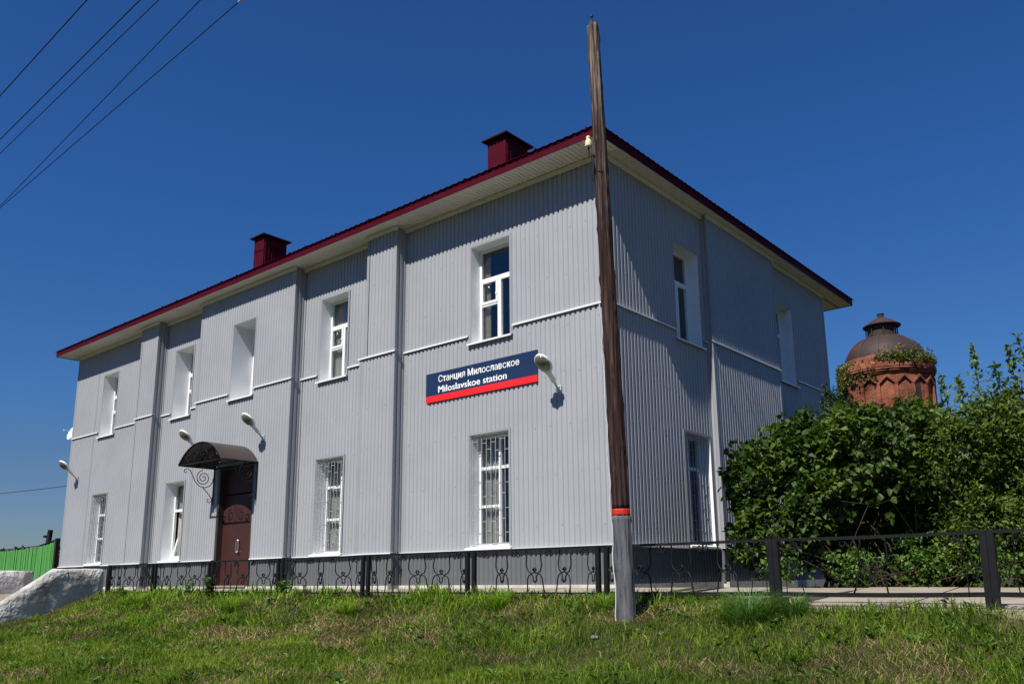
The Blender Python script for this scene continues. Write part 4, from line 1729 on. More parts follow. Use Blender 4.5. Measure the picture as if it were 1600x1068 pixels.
wire((-19.889, -4.099, 14.5), (-13.216, -4.302, 14.5), 0.016, 'upper left wire, first from the top left corner of the sky')
wire((-22.84, -3.093, 14.5), (-12.163, -3.393, 14.5), 0.016, 'second wire from the top left corner, upper of the close pair')
wire((-23.922, -2.724, 14.5), (-11.794, -3.075, 14.5), 0.013, 'third wire from the top left corner, lower of the close pair')
wire((-28.67, -1.105, 14.5), (-10.967, -2.361, 14.5), 0.013, 'fourth wire from the top left corner, meeting another at the left edge')
w5 = wire((-28.868, -1.037, 14.5), (-10.151, -1.657, 14.5), 0.014, 'lowest overhead wire with a thick splice at the top edge')
bm = bmesh.new()
tube(bm, [(-10.311, -1.656, 14.5), (-10.251, -1.656, 14.5), (-9.651, -1.66, 14.5), (-9.591, -1.661, 14.5)], [0.014, 0.034, 0.034, 0.014], 8)
obj('splice', bm, galv_m, w5)
bm = bmesh.new()
pts = []
for i in range(21):
    t = i / 20
    pts.append((L - 0.02 - 60 * t, 0.12 + 8 * t, 2.72 + 4.6 * t - 1.6 * 4 * t * (1 - t) * 0.25))
tube(bm, pts, 0.012, 5)
o = obj('overhead_wire', bm, wire_m)
tag(o, 'thin wire leaving the left end of the station at lamp height', 'wire', WG)

# ------------------------------------------------------------------ green board fence beyond the left end
gf = thing('board_fence', 'bright green board fence beyond the left end of the station', 'fence', (-29, 0.85, -0.8))
x = -24.75
i = 0
while x > -39.0:
    w = random.uniform(0.10, 0.13)
    far = (-24.75 - x)
    top = 0.97 - 0.17 * min(far / 1.4, 1) - 0.012 * max(far - 1.4, 0) + random.uniform(-0.02, 0.02)
    bm = bmesh.new()
    y = 0.85 + random.uniform(-0.012, 0.012)
    box(bm, (x - w + 0.018, y - 0.011, -0.85), (x, y + 0.011, top))
    obj('plank', bm, greenf_m, gf)
    x -= w
bm = bmesh.new()
box(bm, (-24.74, 0.79, -0.85), (-24.60, 0.93, 1.06))
obj('fence_post', bm, tar_m, gf)
bm = bmesh.new()
prv = None
for k in range(20):
    xx = -24.75 - 14.2 * k / 19
    far = -24.75 - xx
    zz = 1.0 - 0.17 * min(far / 1.4, 1) - 0.012 * max(far - 1.4, 0)
    cur = [bm.verts.new((xx, 0.80 + a, zz + b)) for a, b in ((0, 0), (0.1, 0), (0.1, 0.018), (0, 0.018))]
    if prv:
        for m in range(4):
            bm.faces.new((prv[m], prv[(m + 1) % 4], cur[(m + 1) % 4], cur[m]))
    prv = cur
obj('capping_rail', bm, tar_m, gf)

bm = bmesh.new()
tube(bm, [(-29.6, 2.4, -0.9), (-29.5, 2.4, 0.9), (-29.38, 2.4, 1.62)], [0.11, 0.11, 0.10], 10)
box(bm, (-29.60, 2.22, 1.30), (-29.42, 2.29, 1.40))
o = obj('tarred_post', bm, tar_m)
tag(o, 'dark tarred timber post standing behind the green board fence', 'post')

# ------------------------------------------------------------------ foliage tools


def leaf_arrays(cen, fwd, nrm, ln, wd, fold=0.25, heart=False):
    """pointed leaves folded along the midrib: 6 points, four triangles each"""
    n = len(cen)
    fwd = fwd / np.linalg.norm(fwd, axis=1, keepdims=True)
    sd = np.cross(fwd, nrm)
    sd /= np.linalg.norm(sd, axis=1, keepdims=True) + 1e-9
    nr = np.cross(sd, fwd)
    ln = ln[:, None]
    wd = wd[:, None]
    p0 = cen
    p1 = cen + fwd * ln * 0.42 + nr * ln * -0.02
    p2 = cen + fwd * ln - nr * ln * 0.10
    k = 0.28 if heart else 0.40
    l1 = cen + fwd * ln * k + sd * wd * 0.5 + nr * wd * fold
    r1 = cen + fwd * ln * k - sd * wd * 0.5 + nr * wd * fold
    l2 = cen + fwd * ln * 0.70 + sd * wd * 0.30 + nr * wd * fold * 0.6
    r2 = cen + fwd * ln * 0.70 - sd * wd * 0.30 + nr * wd * fold * 0.6
    v = np.stack([p0, p1, p2, l1, r1, l2, r2], 1).reshape(-1, 3)
    t = np.array([[0, 1, 3], [3, 1, 5], [5, 1, 2], [0, 4, 1], [4, 6, 1], [6, 2, 1]])
    f = (t[None] + 7 * np.arange(n)[:, None, None]).reshape(-1, 3)
    return v, f


def unit(a):
    return a / (np.linalg.norm(a, axis=-1, keepdims=True) + 1e-9)


def crown_points(lobes, n_tips, per, spread, r, shell=0.55):
    """leaf positions in sprays at twig ends spread through ellipsoid lobes: returns centres, forward, normal"""
    vol = np.array([l[3] * l[4] * l[5] for l in lobes]) ** 0.75
    pick = r.choice(len(lobes), n_tips, p=vol / vol.sum())
    d = unit(r.normal(size=(n_tips, 3)))
    rad = shell + (1 - shell) * r.random(n_tips) ** 0.6
    rad = rad * (1 + 0.22 * (r.random(n_tips) - 0.5))
    lb = np.array(lobes)[pick]
    tip = lb[:, :3] + d * rad[:, None] * lb[:, 3:6]
    out = unit(d * np.array([1, 1, 0.6]) + r.normal(size=(n_tips, 3)) * 0.35 + np.array([0, 0, 0.25]))
    m = n_tips * per
    tp = np.repeat(tip, per, 0)
    ot = np.repeat(out, per, 0)
    s = r.random(m)[:, None]
    cen = tp - ot * s * spread + r.normal(size=(m, 3)) * spread * 0.13
    fw = unit(ot * 0.5 + r.normal(size=(m, 3)) * 0.75 + np.array([0, 0, -0.35]))
    nr = unit(np.array([0, 0, 1.0]) * 0.8 + ot * 0.55 + r.normal(size=(m, 3)) * 0.45)
    return cen, fw, nr, tip, out


def leaf_mesh_local(heart):
    v, f = leaf_arrays(np.zeros((1, 3)), np.array([[1.0, 0, 0]]), np.array([[0, 0, 1.0]]), np.array([1.0]), np.array([0.72 if heart else 0.55]), heart=heart)
    return v, f


def foliage(parent, cen, fw, nr, ln, wd, mat, heart=False, singles=300, name='leaf'):
    """the leaves that show largest become objects of their own, the rest one joined part"""
    cp_ = np.array(CAMPOS)
    dist = np.linalg.norm(cen - cp_, axis=1)
    # nearest in view direction bins so that hidden leaves are not chosen
    vd = (cen - cp_) / dist[:, None]
    az = np.arctan2(vd[:, 0], vd[:, 1])
    el = vd[:, 2]
    key = (np.round(az / 0.006).astype(int)) * 10000 + np.round(el / 0.006).astype(int)
    order = np.argsort(dist)
    seen = {}
    for i in order:
        if key[i] not in seen:
            seen[key[i]] = i
    front = np.array(list(seen.values()))
    score = ln[front] / dist[front]
    sel = front[np.argsort(-score)[:singles]]
    rest = np.ones(len(cen), bool)
    rest[sel] = False
    v, f = leaf_arrays(cen[rest], fw[rest], nr[rest], ln[rest], wd[rest], heart=heart)
    objm('foliage', npmesh('foliage', v, f), mat, parent, kind='stuff')
    lv, lf = leaf_mesh_local(heart)
    me = npmesh(name, lv, lf)
    me.materials.append(mat)
    pl = np.array(worldloc(parent))
    for i in sel:
        F_ = unit(fw[i])
        S_ = unit(np.cross(F_, nr[i]))
        Nn = np.cross(S_, F_)
        mt = Matrix(((F_[0] * ln[i], -S_[0] * wd[i] / (0.72 if heart else .55), Nn[0] * ln[i], cen[i][0] - pl[0]), (F_[1] * ln[i], -S_[1] * wd[i] / (0.72 if heart else .55), Nn[1] * ln[i], cen[i][1] - pl[1]), (F_[2] * ln[i], -S_[2] * wd[i] / (0.72 if heart else .55), Nn[2] * ln[i], cen[i][2] - pl[2]), (0, 0, 0, 1)))
        o = bpy.data.objects.new(name, me)
        COL.objects.link(o)
        o.parent = parent
        o.matrix_local = mt


def stems(parent, base, lobes, r, n=9, rad=0.03, twigs=None):
    for k in range(n):
        l = lobes[r.integers(len(lobes))]
        end = Vector(l[:3]) + Vector(r.normal(size=3) * np.array(l[3:6]) * 0.45)
        b = Vector(base) + Vector((r.normal() * 0.35, r.normal() * 0.25, 0))
        bm = bmesh.new()
        mid = b.lerp(end, 0.5) + Vector(r.normal(size=3) * 0.14)
        q = b.lerp(end, 0.25) + Vector(r.normal(size=3) * 0.07)
        tube(bm, [b - Vector((0, 0, 0.2)), q, mid, end], [rad, rad * 0.8, rad * 0.6, rad * 0.25], 6)
        for m in range(3):
            s = mid.lerp(end, r.random())
            tube(bm, [s, s + Vector(r.normal(size=3) * 0.3) + Vector((0, 0, 0.25))], [rad * 0.35, rad * 0.12], 4)
        obj('stem', bm, bark_m, parent, smooth=True)


def bush(name, label, cat, base, lobes, tips, per, spread, leaf, mat, heart, seed, singles=300, nst=9, group=None, shell=0.55, rad=0.03, extra=None, hollow=None):
    r = np.random.default_rng(seed)
    t = thing(name, label, cat, base, group)
    cen, fw, nr, tip, out = crown_points(lobes, tips, per, spread, r, shell)
    if extra is not None:
        e = extra(r)
        cen, fw, nr = np.vstack([cen, e[0]]), np.vstack([fw, e[1]]), np.vstack([nr, e[2]])
    gz = ground_h(cen[:, 0], cen[:, 1]) + 0.06
    ok = (cen[:, 2] > gz) & ~((cen[:, 0] < 0.33) & (cen[:, 1] > -0.1) & (cen[:, 1] < 10.9) & (cen[:, 2] < 7.0))
    if hollow:
        hx, hz, hw, hh, hy = hollow
        inside = (((cen[:, 0] - hx) / hw) ** 2 + ((cen[:, 2] - hz) / hh) ** 2 < 1) & (cen[:, 1] < hy)
        ok &= ~(inside & (r.random(len(cen)) < 0.93))
    cen, fw, nr = cen[ok], fw[ok], nr[ok]
    ln = leaf * (0.65 + 0.6 * r.random(len(cen)))
    wd = ln * (0.74 if heart else 0.52) * (0.85 + 0.3 * r.random(len(cen)))
    stems(t, base, lobes, r, nst, rad)
    foliage(t, cen, fw, nr, ln, wd, mat, heart, singles)
    return t


BG = 'bushes by the right end wall'
lil = [(1.62, 1.95, 1.12, 0.62, 0.70, 0.72), (2.35, 2.5, 1.55, 0.85, 0.85, 0.80), (3.3, 2.5, 1.58, 0.85, 0.85, 0.78), (4.2, 2.4, 1.50, 0.8, 0.8, 0.80),
       (1.75, 1.6, 0.15, 0.5, 0.55, 0.62), (2.5, 2.0, 0.30, 0.6, 0.6, 0.65), (3.3, 3.0, 0.5, 0.8, 0.7, 0.9), (2.9, 2.1, 0.75, 0.75, 0.6, 0.6), (3.9, 2.1, 0.85, 0.6, 0.55, 0.55), (4.6, 2.9, 0.5, 0.7, 0.6, 1.0), (4.1, 3.6, 0.3, 1.2, 0.6, 1.1), (2.6, 3.8, 0.3, 1.2, 0.6, 1.0), (3.7, 2.9, -0.2, 0.8, 0.5, 0.6), (4.5, 2.6, -0.2, 0.6, 0.5, 0.6), (2.0, 3.2, 1.7, 0.6, 0.8, 0.55)]
bush('lilac_bush', 'broad dark green lilac bush with heart shaped leaves at the right end wall', 'bush', (3.4, 2.4, -0.72), lil, 3300, 8, 0.28, 0.128, lilac_leaf_m, True, 21, nst=22, group=BG, hollow=(3.75, 0.05, 0.78, 1.0, 2.9), rad=0.02)


def shoots(lines, n, spread=0.07):
    def f(r):
        C_, F_, N_ = [], [], []
        for a, b in lines:
            a, b = np.array(a), np.array(b)
            t = r.random(n)
            c = a + (b - a) * t[:, None] + r.normal(size=(n, 3)) * spread * (1.1 - t[:, None])
            C_.append(c)
            F_.append(unit(r.normal(size=(n, 3)) * 0.7 + np.array([0, 0, 0.35])))
            N_.append(unit(r.normal(size=(n, 3)) * 0.5 + np.array([0, -0.4, 0.8])))
        return np.vstack(C_), np.vstack(F_), np.vstack(N_)
    return f


shr = [(5.05, 1.9, 1.15, 0.62, 0.7, 0.80), (5.6, 1.6, 1.40, 0.60, 0.7, 0.75), (6.3, 1.5, 1.25, 0.75, 0.7, 0.85), (5.4, 1.5, 0.15, 0.6, 0.5, 0.65), (6.2, 1.2, 0.15, 0.65, 0.5, 0.7), (7.2, 1.7, 1.0, 0.8, 0.7, 1.0), (8.3, 1.8, 0.9, 0.9, 0.8, 1.0), (5.5, 2.2, 1.75, 0.5, 0.5, 0.45), (4.75, 2.1, 1.55, 0.4, 0.5, 0.4), (5.0, 2.2, 0.3, 0.6, 0.6, 0.8), (5.6, 2.6, 0.6, 0.8, 0.6, 1.1), (6.4, 2.4, 0.6, 0.8, 0.6, 1.1), (5.0, 1.7, -0.1, 0.5, 0.4, 0.6), (7.4, 2.6, 0.5, 1.0, 0.7, 1.2), (6.9, 1.3, 0.1, 0.7, 0.5, 0.7), (6.4, 2.6, 1.2, 0.9, 0.6, 0.9), (5.6, 2.9, 1.1, 0.7, 0.5, 0.9), (7.6, 3.6, 0.2, 1.4, 0.7, 1.1), (6.0, 3.4, 0.2, 1.2, 0.7, 1.0)]
sh_lines = [((5.32, 2.2, 1.7), (5.26, 2.26, 2.95)), ((5.9, 1.9, 1.7), (5.80, 1.84, 2.75)), ((4.9, 2.2, 1.4), (4.78, 2.2, 2.55)), ((6.15, 1.5, 1.6), (6.02, 1.42, 2.75)), ((5.1, 2.2, 1.6), (5.02, 2.2, 2.45)), ((5.65, 1.9, 1.8), (5.6, 1.9, 2.5)), ((6.5, 1.4, 1.7), (6.55, 1.4, 2.6))]
sb_ = bush('fruit_shrub', 'tall light green shrub with upright shoots at the right picture edge', 'shrub', (5.7, 1.7, -0.75), shr, 6200, 9, 0.26, 0.085, shrub_leaf_m, False, 33, nst=12, group=BG, extra=shoots(sh_lines, 150, 0.11))
for a, b in sh_lines:
    bm = bmesh.new()
    tube(bm, [Vector(a) - Vector((0, 0, 0.8)), a, b], [0.014, 0.010, 0.003], 5)
    obj('shoot', bm, bark_m, sb_)

tr = [(1.30, 5.9, 2.35, 0.55, 0.8, 0.65), (1.45, 6.9, 3.0, 0.5, 0.7, 0.65), (1.9, 5.0, 2.0, 0.6, 0.8, 0.7), (1.6, 6.2, 1.6, 0.6, 0.9, 0.8), (2.4, 5.9, 2.0, 0.7, 0.9, 0.8), (1.25, 7.4, 3.4, 0.35, 0.45, 0.45)]
bush('small_tree', 'dark small leaved young tree close against the right end wall', 'tree', (1.7, 6.0, -0.75), tr, 1050, 8, 0.3, 0.085, dark_leaf_m, False, 44, singles=120, nst=8, group=BG, shell=0.35, rad=0.045)

und = [(2.4, 1.05, -0.45, 0.5, 0.22, 0.28), (3.5, 1.15, -0.40, 0.55, 0.25, 0.36), (4.5, 1.1, -0.35, 0.5, 0.25, 0.42), (5.5, 1.05, -0.45, 0.5, 0.22, 0.32), (6.6, 1.05, -0.4, 0.6, 0.25, 0.38), (5.2, 1.4, -0.1, 0.4, 0.3, 0.35)]
bush('nettle_clump', 'low straggling leafy weeds under the bushes beside the footpath', 'weeds', (4.4, 1.1, -0.76), und, 520, 7, 0.16, 0.062, weed_m, True, 55, singles=200, nst=8, group=BG, shell=0.2, rad=0.008)

# leaf litter under the bushes
n = 2600
r = np.random.default_rng(5)
c = np.stack([r.uniform(1.0, 9.0, n), 0.98 + r.random(n) ** 1.5 * 1.6, np.zeros(n)], 1)
c[:, 2] = -0.795 + r.random(n) * 0.05
v, f = leaf_arrays(c, unit(r.normal(size=(n, 3)) * np.array([1, 1, 0.25])), unit(r.normal(size=(n, 3)) * 0.4 + np.array([0, 0, 1])), 0.05 + 0.04 * r.random(n), 0.03 + 0.02 * r.random(n))
o = objm('leaf_litter', npmesh('leaf_litter', v, f), litter_m)
tag(o, 'brown dry leaves lying under the bushes by the footpath', 'leaves', kind='stuff')

# ------------------------------------------------------------------ brick water tower
TX, TY = -4.28, 31.25
wt = thing('water_tower', 'old round red brick water tower with rusty dome behind the bushes', 'tower', (TX, TY, -0.8))


def wob(a, z, j):
    return (fbm(np.array([a * 3.2]), np.array([z * 2.2]), 4)[0] - 0.5) * 0.10


bm = bmesh.new()
lathe(bm, [(2.25, -1.0), (2.12, 3), (2.05, 7.0), (2.05, 7.6), (2.05, 8.0), (2.05, 8.5), (2.05, 8.85)], (TX, TY, 0), 72, wob, uv=True)
dr = obj('brick_drum', bm, brick_m, wt)
bm = bmesh.new()
prof = [(2.06, 8.85), (2.13, 8.86), (2.13, 8.95), (2.19, 8.96), (2.19, 9.05), (2.24, 9.06), (2.24, 9.15), (2.27, 9.16), (2.27, 9.35), (2.20, 9.42), (2.05, 9.5), (1.95, 9.85), (1.80, 9.9)]


def wob2(a, z, j):
    return (fbm(np.array([a * 5.2 + 3]), np.array([z * 3.2]), 4)[0] - 0.5) * 0.16


lathe(bm, prof, (TX, TY, 0), 90, wob2, uv=True)
obj('brick_cornice', bm, brick_m, wt)
# zigzag course and pointed niches
bm = bmesh.new()
nz_ = 17
for k in range(nz_):
    a0 = 2 * math.pi * k / nz_
    a1 = 2 * math.pi * (k + 0.5) / nz_
    a2 = 2 * math.pi * (k + 1) / nz_

    def P3(a, z, d):
        return (TX + (2.05 + d) * math.cos(a), TY + (2.05 + d) * math.sin(a), z)
    for s, e in (((a0, 8.28), (a1, 8.66)), ((a1, 8.66), (a2, 8.28))):
        th = 0.11
        pts = [P3(s[0], s[1], 0.14), P3(e[0], e[1], 0.14), P3(e[0], e[1] + th, 0.14), P3(s[0], s[1] + th, 0.14)]
        bk = [P3(s[0], s[1], -0.1), P3(e[0], e[1], -0.1), P3(e[0], e[1] + th, -0.1), P3(s[0], s[1] + th, -0.1)]
        vs = [bm.verts.new(p) for p in pts + bk]
        for q in ((0, 1, 2, 3), (7, 6, 5, 4), (0, 4, 5, 1), (2, 6, 7, 3), (1, 5, 6, 2), (3, 7, 4, 0)):
            bm.faces.new([vs[i] for i in q])
    # pier between the niches
    w = 0.035
    pts = [P3(a0 - w, 7.0, 0.12), P3(a0 + w, 7.0, 0.12), P3(a0 + w, 8.30, 0.12), P3(a0 - w, 8.30, 0.12)]
    bk = [P3(a0 - w, 7.0, -0.1), P3(a0 + w, 7.0, -0.1), P3(a0 + w, 8.30, -0.1), P3(a0 - w, 8.30, -0.1)]
    vs = [bm.verts.new(p) for p in pts + bk]
    for q in ((0, 1, 2, 3), (7, 6, 5, 4), (0, 4, 5, 1), (2, 6, 7, 3), (1, 5, 6, 2), (3, 7, 4, 0)):
        bm.faces.new([vs[i] for i in q])
ul = bm.loops.layers.uv.verify()
for fa in bm.faces:
    for lp in fa.loops:
        co = lp.vert.co
        lp[ul].uv = (math.atan2(co.y - TY, co.x - TX) * 2.1, co.z)
obj('zigzag_brick_band', bm, brick_m, wt)
# slit windows
for ang in (-0.62, -1.03 * math.pi + 0.62):
    bm = bmesh.new()
    ca, sa = math.cos(ang), math.sin(ang)
    ctr = Vector((TX + 2.03 * ca, TY + 2.03 * sa, 7.95))
    tdir = Vector((-sa, ca, 0))
    ndir = Vector((ca, sa, 0))
    f8 = lambda a, d, z: ctr + tdir * a + ndir * d + Vector((0, 0, z))
    box(bm, (-0.16, -0.05, -0.5), (0.16, 0.075, 0.35), f8)
    obj('slit_window', bm, darkmetal_m, wt)
# dome of eight plates
bm = bmesh.new()
prof = [(1.92 * math.cos(t), 9.72 + 1.52 * math.sin(t)) for t in np.linspace(0, math.pi / 2 * 0.80, 12)]
lathe(bm, prof, (TX, TY, 0), 48)
obj('dome', bm, rust_m, wt, smooth=True)
bm = bmesh.new()
for k in range(12):
    a = 2 * math.pi * (k + 0.3) / 12
    tube(bm, [(TX + (p[0] + 0.012) * math.cos(a), TY + (p[0] + 0.012) * math.sin(a), p[1] + 0.006) for p in prof], 0.022, 4)
obj('dome_seams', bm, rust_m, wt)
bm = bmesh.new()
lathe(bm, [(0.74, 11.05), (0.70, 11.10), (0.68, 11.42), (0.68, 11.72)], (TX, TY, 0), 24)
obj('lantern', bm, darkmetal_m, wt)
for k in range(8):
    a = 2 * math.pi * (k + 0.5) / 8
    bm = bmesh.new()
    tube(bm, [(TX + 0.74 * math.cos(a), TY + 0.74 * math.sin(a), 11.15), (TX + 0.74 * math.cos(a), TY + 0.74 * math.sin(a), 11.78)], 0.03, 5)
    obj('lantern_post', bm, darkmetal_m, wt)
bm = bmesh.new()
lathe(bm, [(0.6, 11.70), (0.90, 11.68), (0.91, 11.72), (0.55, 11.97), (0.22, 12.15), (0.16, 12.18)], (TX + 0.02, TY, 0), 24)
obj('lantern_roof', bm, rust_m, wt)
bm = bmesh.new()
lathe(bm, [(0.15, 12.15), (0.15, 12.33), (0.18, 12.34), (0.18, 12.38), (0.0, 12.40)], (TX + 0.02, TY, 0), 14)
obj('finial', bm, darkmetal_m, wt)
# weeds rooted on the cornice
r = np.random.default_rng(9)
n = 4600
a = np.concatenate([r.normal(-0.75, 0.45, n // 2), r.normal(-2.6, 0.35, n - n // 2)])
rr = 2.02 + r.random(n) * 0.3
c = np.stack([TX + rr * np.cos(a), TY + rr * np.sin(a), 9.36 + r.random(n) ** 1.6 * 0.42], 1)
right = a > -1.5
c[~right, 2] -= r.random((~right).sum()) ** 1.2 * 1.0
c[right, 2] += np.where(r.random(right.sum()) < 0.12, r.random(right.sum()) * 0.45, 0)
v, f = leaf_arrays(c, unit(r.normal(size=(n, 3)) + np.array([0, 0, 0.5])), unit(r.normal(size=(n, 3)) * 0.6 + np.array([0, -0.4, 0.8])), 0.10 + 0.09 * r.random(n), 0.05 + 0.04 * r.random(n))
objm('ledge_weeds', npmesh('ledge_weeds', v, f), moss_m, wt, kind='stuff')

# creeper that climbs the left of the tower and a sapling at its right foot
bush('tower_creeper', 'dark creeper and saplings climbing the left side of the brick tower', 'plant', (TX - 1.6, TY - 2.0, -0.8),
     [(TX - 1.35, TY - 1.85, 7.2, 0.7, 0.4, 1.0), (TX - 0.9, TY - 2.1, 6.3, 0.9, 0.5, 0.8), (TX - 1.75, TY - 1.2, 8.0, 0.35, 0.35, 0.7), (TX - 1.3, TY - 2.0, 3.0, 0.9, 0.5, 3.0), (TX - 0.2, TY - 2.5, 6.9, 1.0, 0.4, 0.7), (TX + 0.9, TY - 2.5, 6.7, 0.9, 0.4, 0.7)],
     640, 7, 0.35, 0.17, dark_leaf_m, False, 66, singles=0, nst=5, shell=0.3, rad=0.05)
bush('tower_sapling', 'light green sapling in front of the right side of the brick tower', 'tree', (TX + 1.7, TY - 2.2, -0.8),
     [(TX + 1.5, TY - 2.2, 7.1, 0.7, 0.5, 0.8), (TX + 1.9, TY - 2.1, 6.2, 0.9, 0.6, 0.9), (TX + 1.7, TY - 2.2, 3.0, 1.1, 0.8, 3.0), (TX + 0.5, TY - 2.5, 6.4, 0.8, 0.5, 0.6)],
     420, 7, 0.35, 0.15, shrub_leaf_m, False, 67, singles=0, nst=5, shell=0.3, rad=0.06)

# far line of trees on the horizon at the left
r = np.random.default_rng(12)
n = 7000
ang = r.uniform(-1.35, -0.9, n)
D = 165 + r.normal(size=n) * 6
hgt = 5.2 * (0.55 + 0.7 * fbm(ang * 60, ang * 0 + 1, 3))
c = np.stack([CAMPOS.x + D * np.sin(ang), CAMPOS.y + D * np.cos(ang), -0.9 + hgt * r.random(n) ** 0.7 * 1.1], 1)
v, f = leaf_arrays(c, unit(r.normal(size=(n, 3))), unit(r.normal(size=(n, 3))), 0.9 + 0.6 * r.random(n), 0.7 + 0.4 * r.random(n))
o = objm('distant_trees', npmesh('distant_trees', v, f), far_m)
tag(o, 'far line of trees on the horizon beyond the green fence', 'trees', kind='stuff')

# ------------------------------------------------------------------ grass


def blades(x, y, h, w, r, lean=0.5, zoff=-0.01, curl=0.5):
    n = len(x)
    z = ground_h(x, y) + zoff
    a = r.random(n) * 2 * math.pi
    la = r.random(n) * 2 * math.pi
    lm = (0.15 + r.random(n)) * lean
    base = np.stack([x, y, z], 1)
    sd = np.stack([np.cos(a), np.sin(a), np.zeros(n)], 1) * (w / 2)[:, None]
    ld = np.stack([np.cos(la), np.sin(la), np.zeros(n)], 1)
    upv = np.array([0, 0, 1.0])
    m = base + upv * (h * 0.55)[:, None] + ld * (h * lm * 0.35)[:, None]
    zt = h * (1 - curl * lm * 0.6)
    t = base + upv * np.maximum(zt, h * 0.25)[:, None] + ld * (h * lm)[:, None]
    v = np.stack([base - sd, base + sd, m - sd * 0.8, m + sd * 0.8, t], 1).reshape(-1, 3)
    k = np.array([[0, 1, 3], [0, 3, 2], [2, 3, 4]])
    f = (k[None] + 5 * np.arange(n)[:, None, None]).reshape(-1, 3)
    return v, f


def grass(name, label, mat, n, hfun, w, seed, dens, region=(-14.1, 11.5, -11.2, -1.78), lean=0.6, curl=0.5):
    r = np.random.default_rng(seed)
    x = r.uniform(region[0], region[1], n)
    y = r.uniform(region[2], region[3], n)
    # thin the sward with distance from the viewer and by its own patchiness
    p = dens(x, y)
    d = np.hypot(x - CAMPOS.x, y - CAMPOS.y)
    k = r.random(n) < p * np.clip(11.0 / d, 0.35, 1.0) ** 0.8
    x, y = x[k], y[k]
    dpole = np.hypot(x - 2.0, y + 2.8)
    k = (dpole > 0.16) & ~((x > 3.9) & (y > -2.20 - 0.09 * np.sin(x * 5) - 0.05 * np.sin(x * 13))) & ~((x > 3.2) & (x <= 3.9) & (y > -2.2) & (r.random(len(x)) < 0.6))
    x, y = x[k], y[k]
    d = np.hypot(x - CAMPOS.x, y - CAMPOS.y)
    h = hfun(x, y, r)
    ww = w * (0.7 + 0.6 * r.random(len(x))) * np.clip(d / 11.0, 0.9, 1.7)
    v, f = blades(x, y, h, ww, r, lean, curl=curl)
    o = objm(name, npmesh(name, v, f), mat)
    tag(o, label, 'grass', kind='stuff')
    return o


def dry(x, y):
    return np.clip((fbm(x * 0.9 + 50, y * 1.5 + 20, 4) - 0.475) * 8, 0, 1)


def lush(x, y):
    return np.clip((fbm(x * 0.8 + 9, y * 0.8 + 70, 3) - 0.38) * 4, 0, 1)


edge = lambda y: np.exp(-((y + 2.15) / 0.5) ** 2)
grass('short_grass', 'short green grass covering the bank', blade_m, 330000,
      lambda x, y, r: (0.05 + 0.085 * r.random(len(x)) ** 1.3 + 0.05 * lush(x, y)), 0.0100, 1,
      lambda x, y: 0.24 + 0.76 * (1 - dry(x, y)), lean=1.0)
grass('long_grass', 'longer bright grass along the fence line', tall_m, 120000,
      lambda x, y, r: (0.09 + (0.16 * lush(x, y) + 0.10 * edge(y) * (x < 2.6)) * r.random(len(x)) + 0.07 * r.random(len(x))) * np.where(y < -4.6, 0.72, 1.0) * np.where(x > 3.6, 0.75, 1.0), 0.0155, 2,
      lambda x, y: np.clip(lush(x, y) ** 2 * (1 - dry(x, y)) * (0.30 + 0.70 * (y > -4.4)) * 0.55 + edge(y) * 0.5 * (x < 3.4), 0, 1), lean=0.95, curl=0.8)
grass('dry_grass', 'dry straw coloured grass in worn patches of the bank', straw_m, 130000,
      lambda x, y, r: 0.05 + 0.12 * r.random(len(x)) ** 1.4, 0.009, 3,
      lambda x, y: 0.08 + 0.92 * dry(x, y), lean=2.2, curl=0.55)


# low broad leaved weeds mixed into the sward, in loose rosettes
r = np.random.default_rng(77)
nr_ = 1500
rx, ry = r.uniform(-14, 11, nr_), r.uniform(-10.5, -2.2, nr_)
k = (fbm(rx * 0.7 + 31, ry * 0.7 + 4, 3) > 0.47) & (np.hypot(rx - 2.0, ry + 2.8) > 0.25)
rx, ry = rx[k], ry[k]
per = 8
cx_, cy_ = np.repeat(rx, per), np.repeat(ry, per)
m_ = len(cx_)
an = r.random(m_) * 2 * math.pi
hh = np.repeat(0.02 + 0.09 * r.random(len(rx)), per) * (0.6 + 0.6 * r.random(m_))
c = np.stack([cx_ + 0.02 * np.cos(an), cy_ + 0.02 * np.sin(an), ground_h(cx_, cy_) + hh], 1)
fw_ = np.stack([np.cos(an), np.sin(an), 0.15 + 0.7 * r.random(m_)], 1)
ln_ = np.repeat(0.05 + 0.07 * r.random(len(rx)), per) * (0.6 + 0.6 * r.random(m_))
v, f = leaf_arrays(c, fw_, unit(np.array([0, 0, 1.0]) + r.normal(size=(m_, 3)) * 0.3), ln_, ln_ * 0.42)
o = objm('broadleaf_weeds', npmesh('broadleaf_weeds', v, f), weed_m)
tag(o, 'low broad leaved weeds scattered through the grass', 'weeds', kind='stuff')


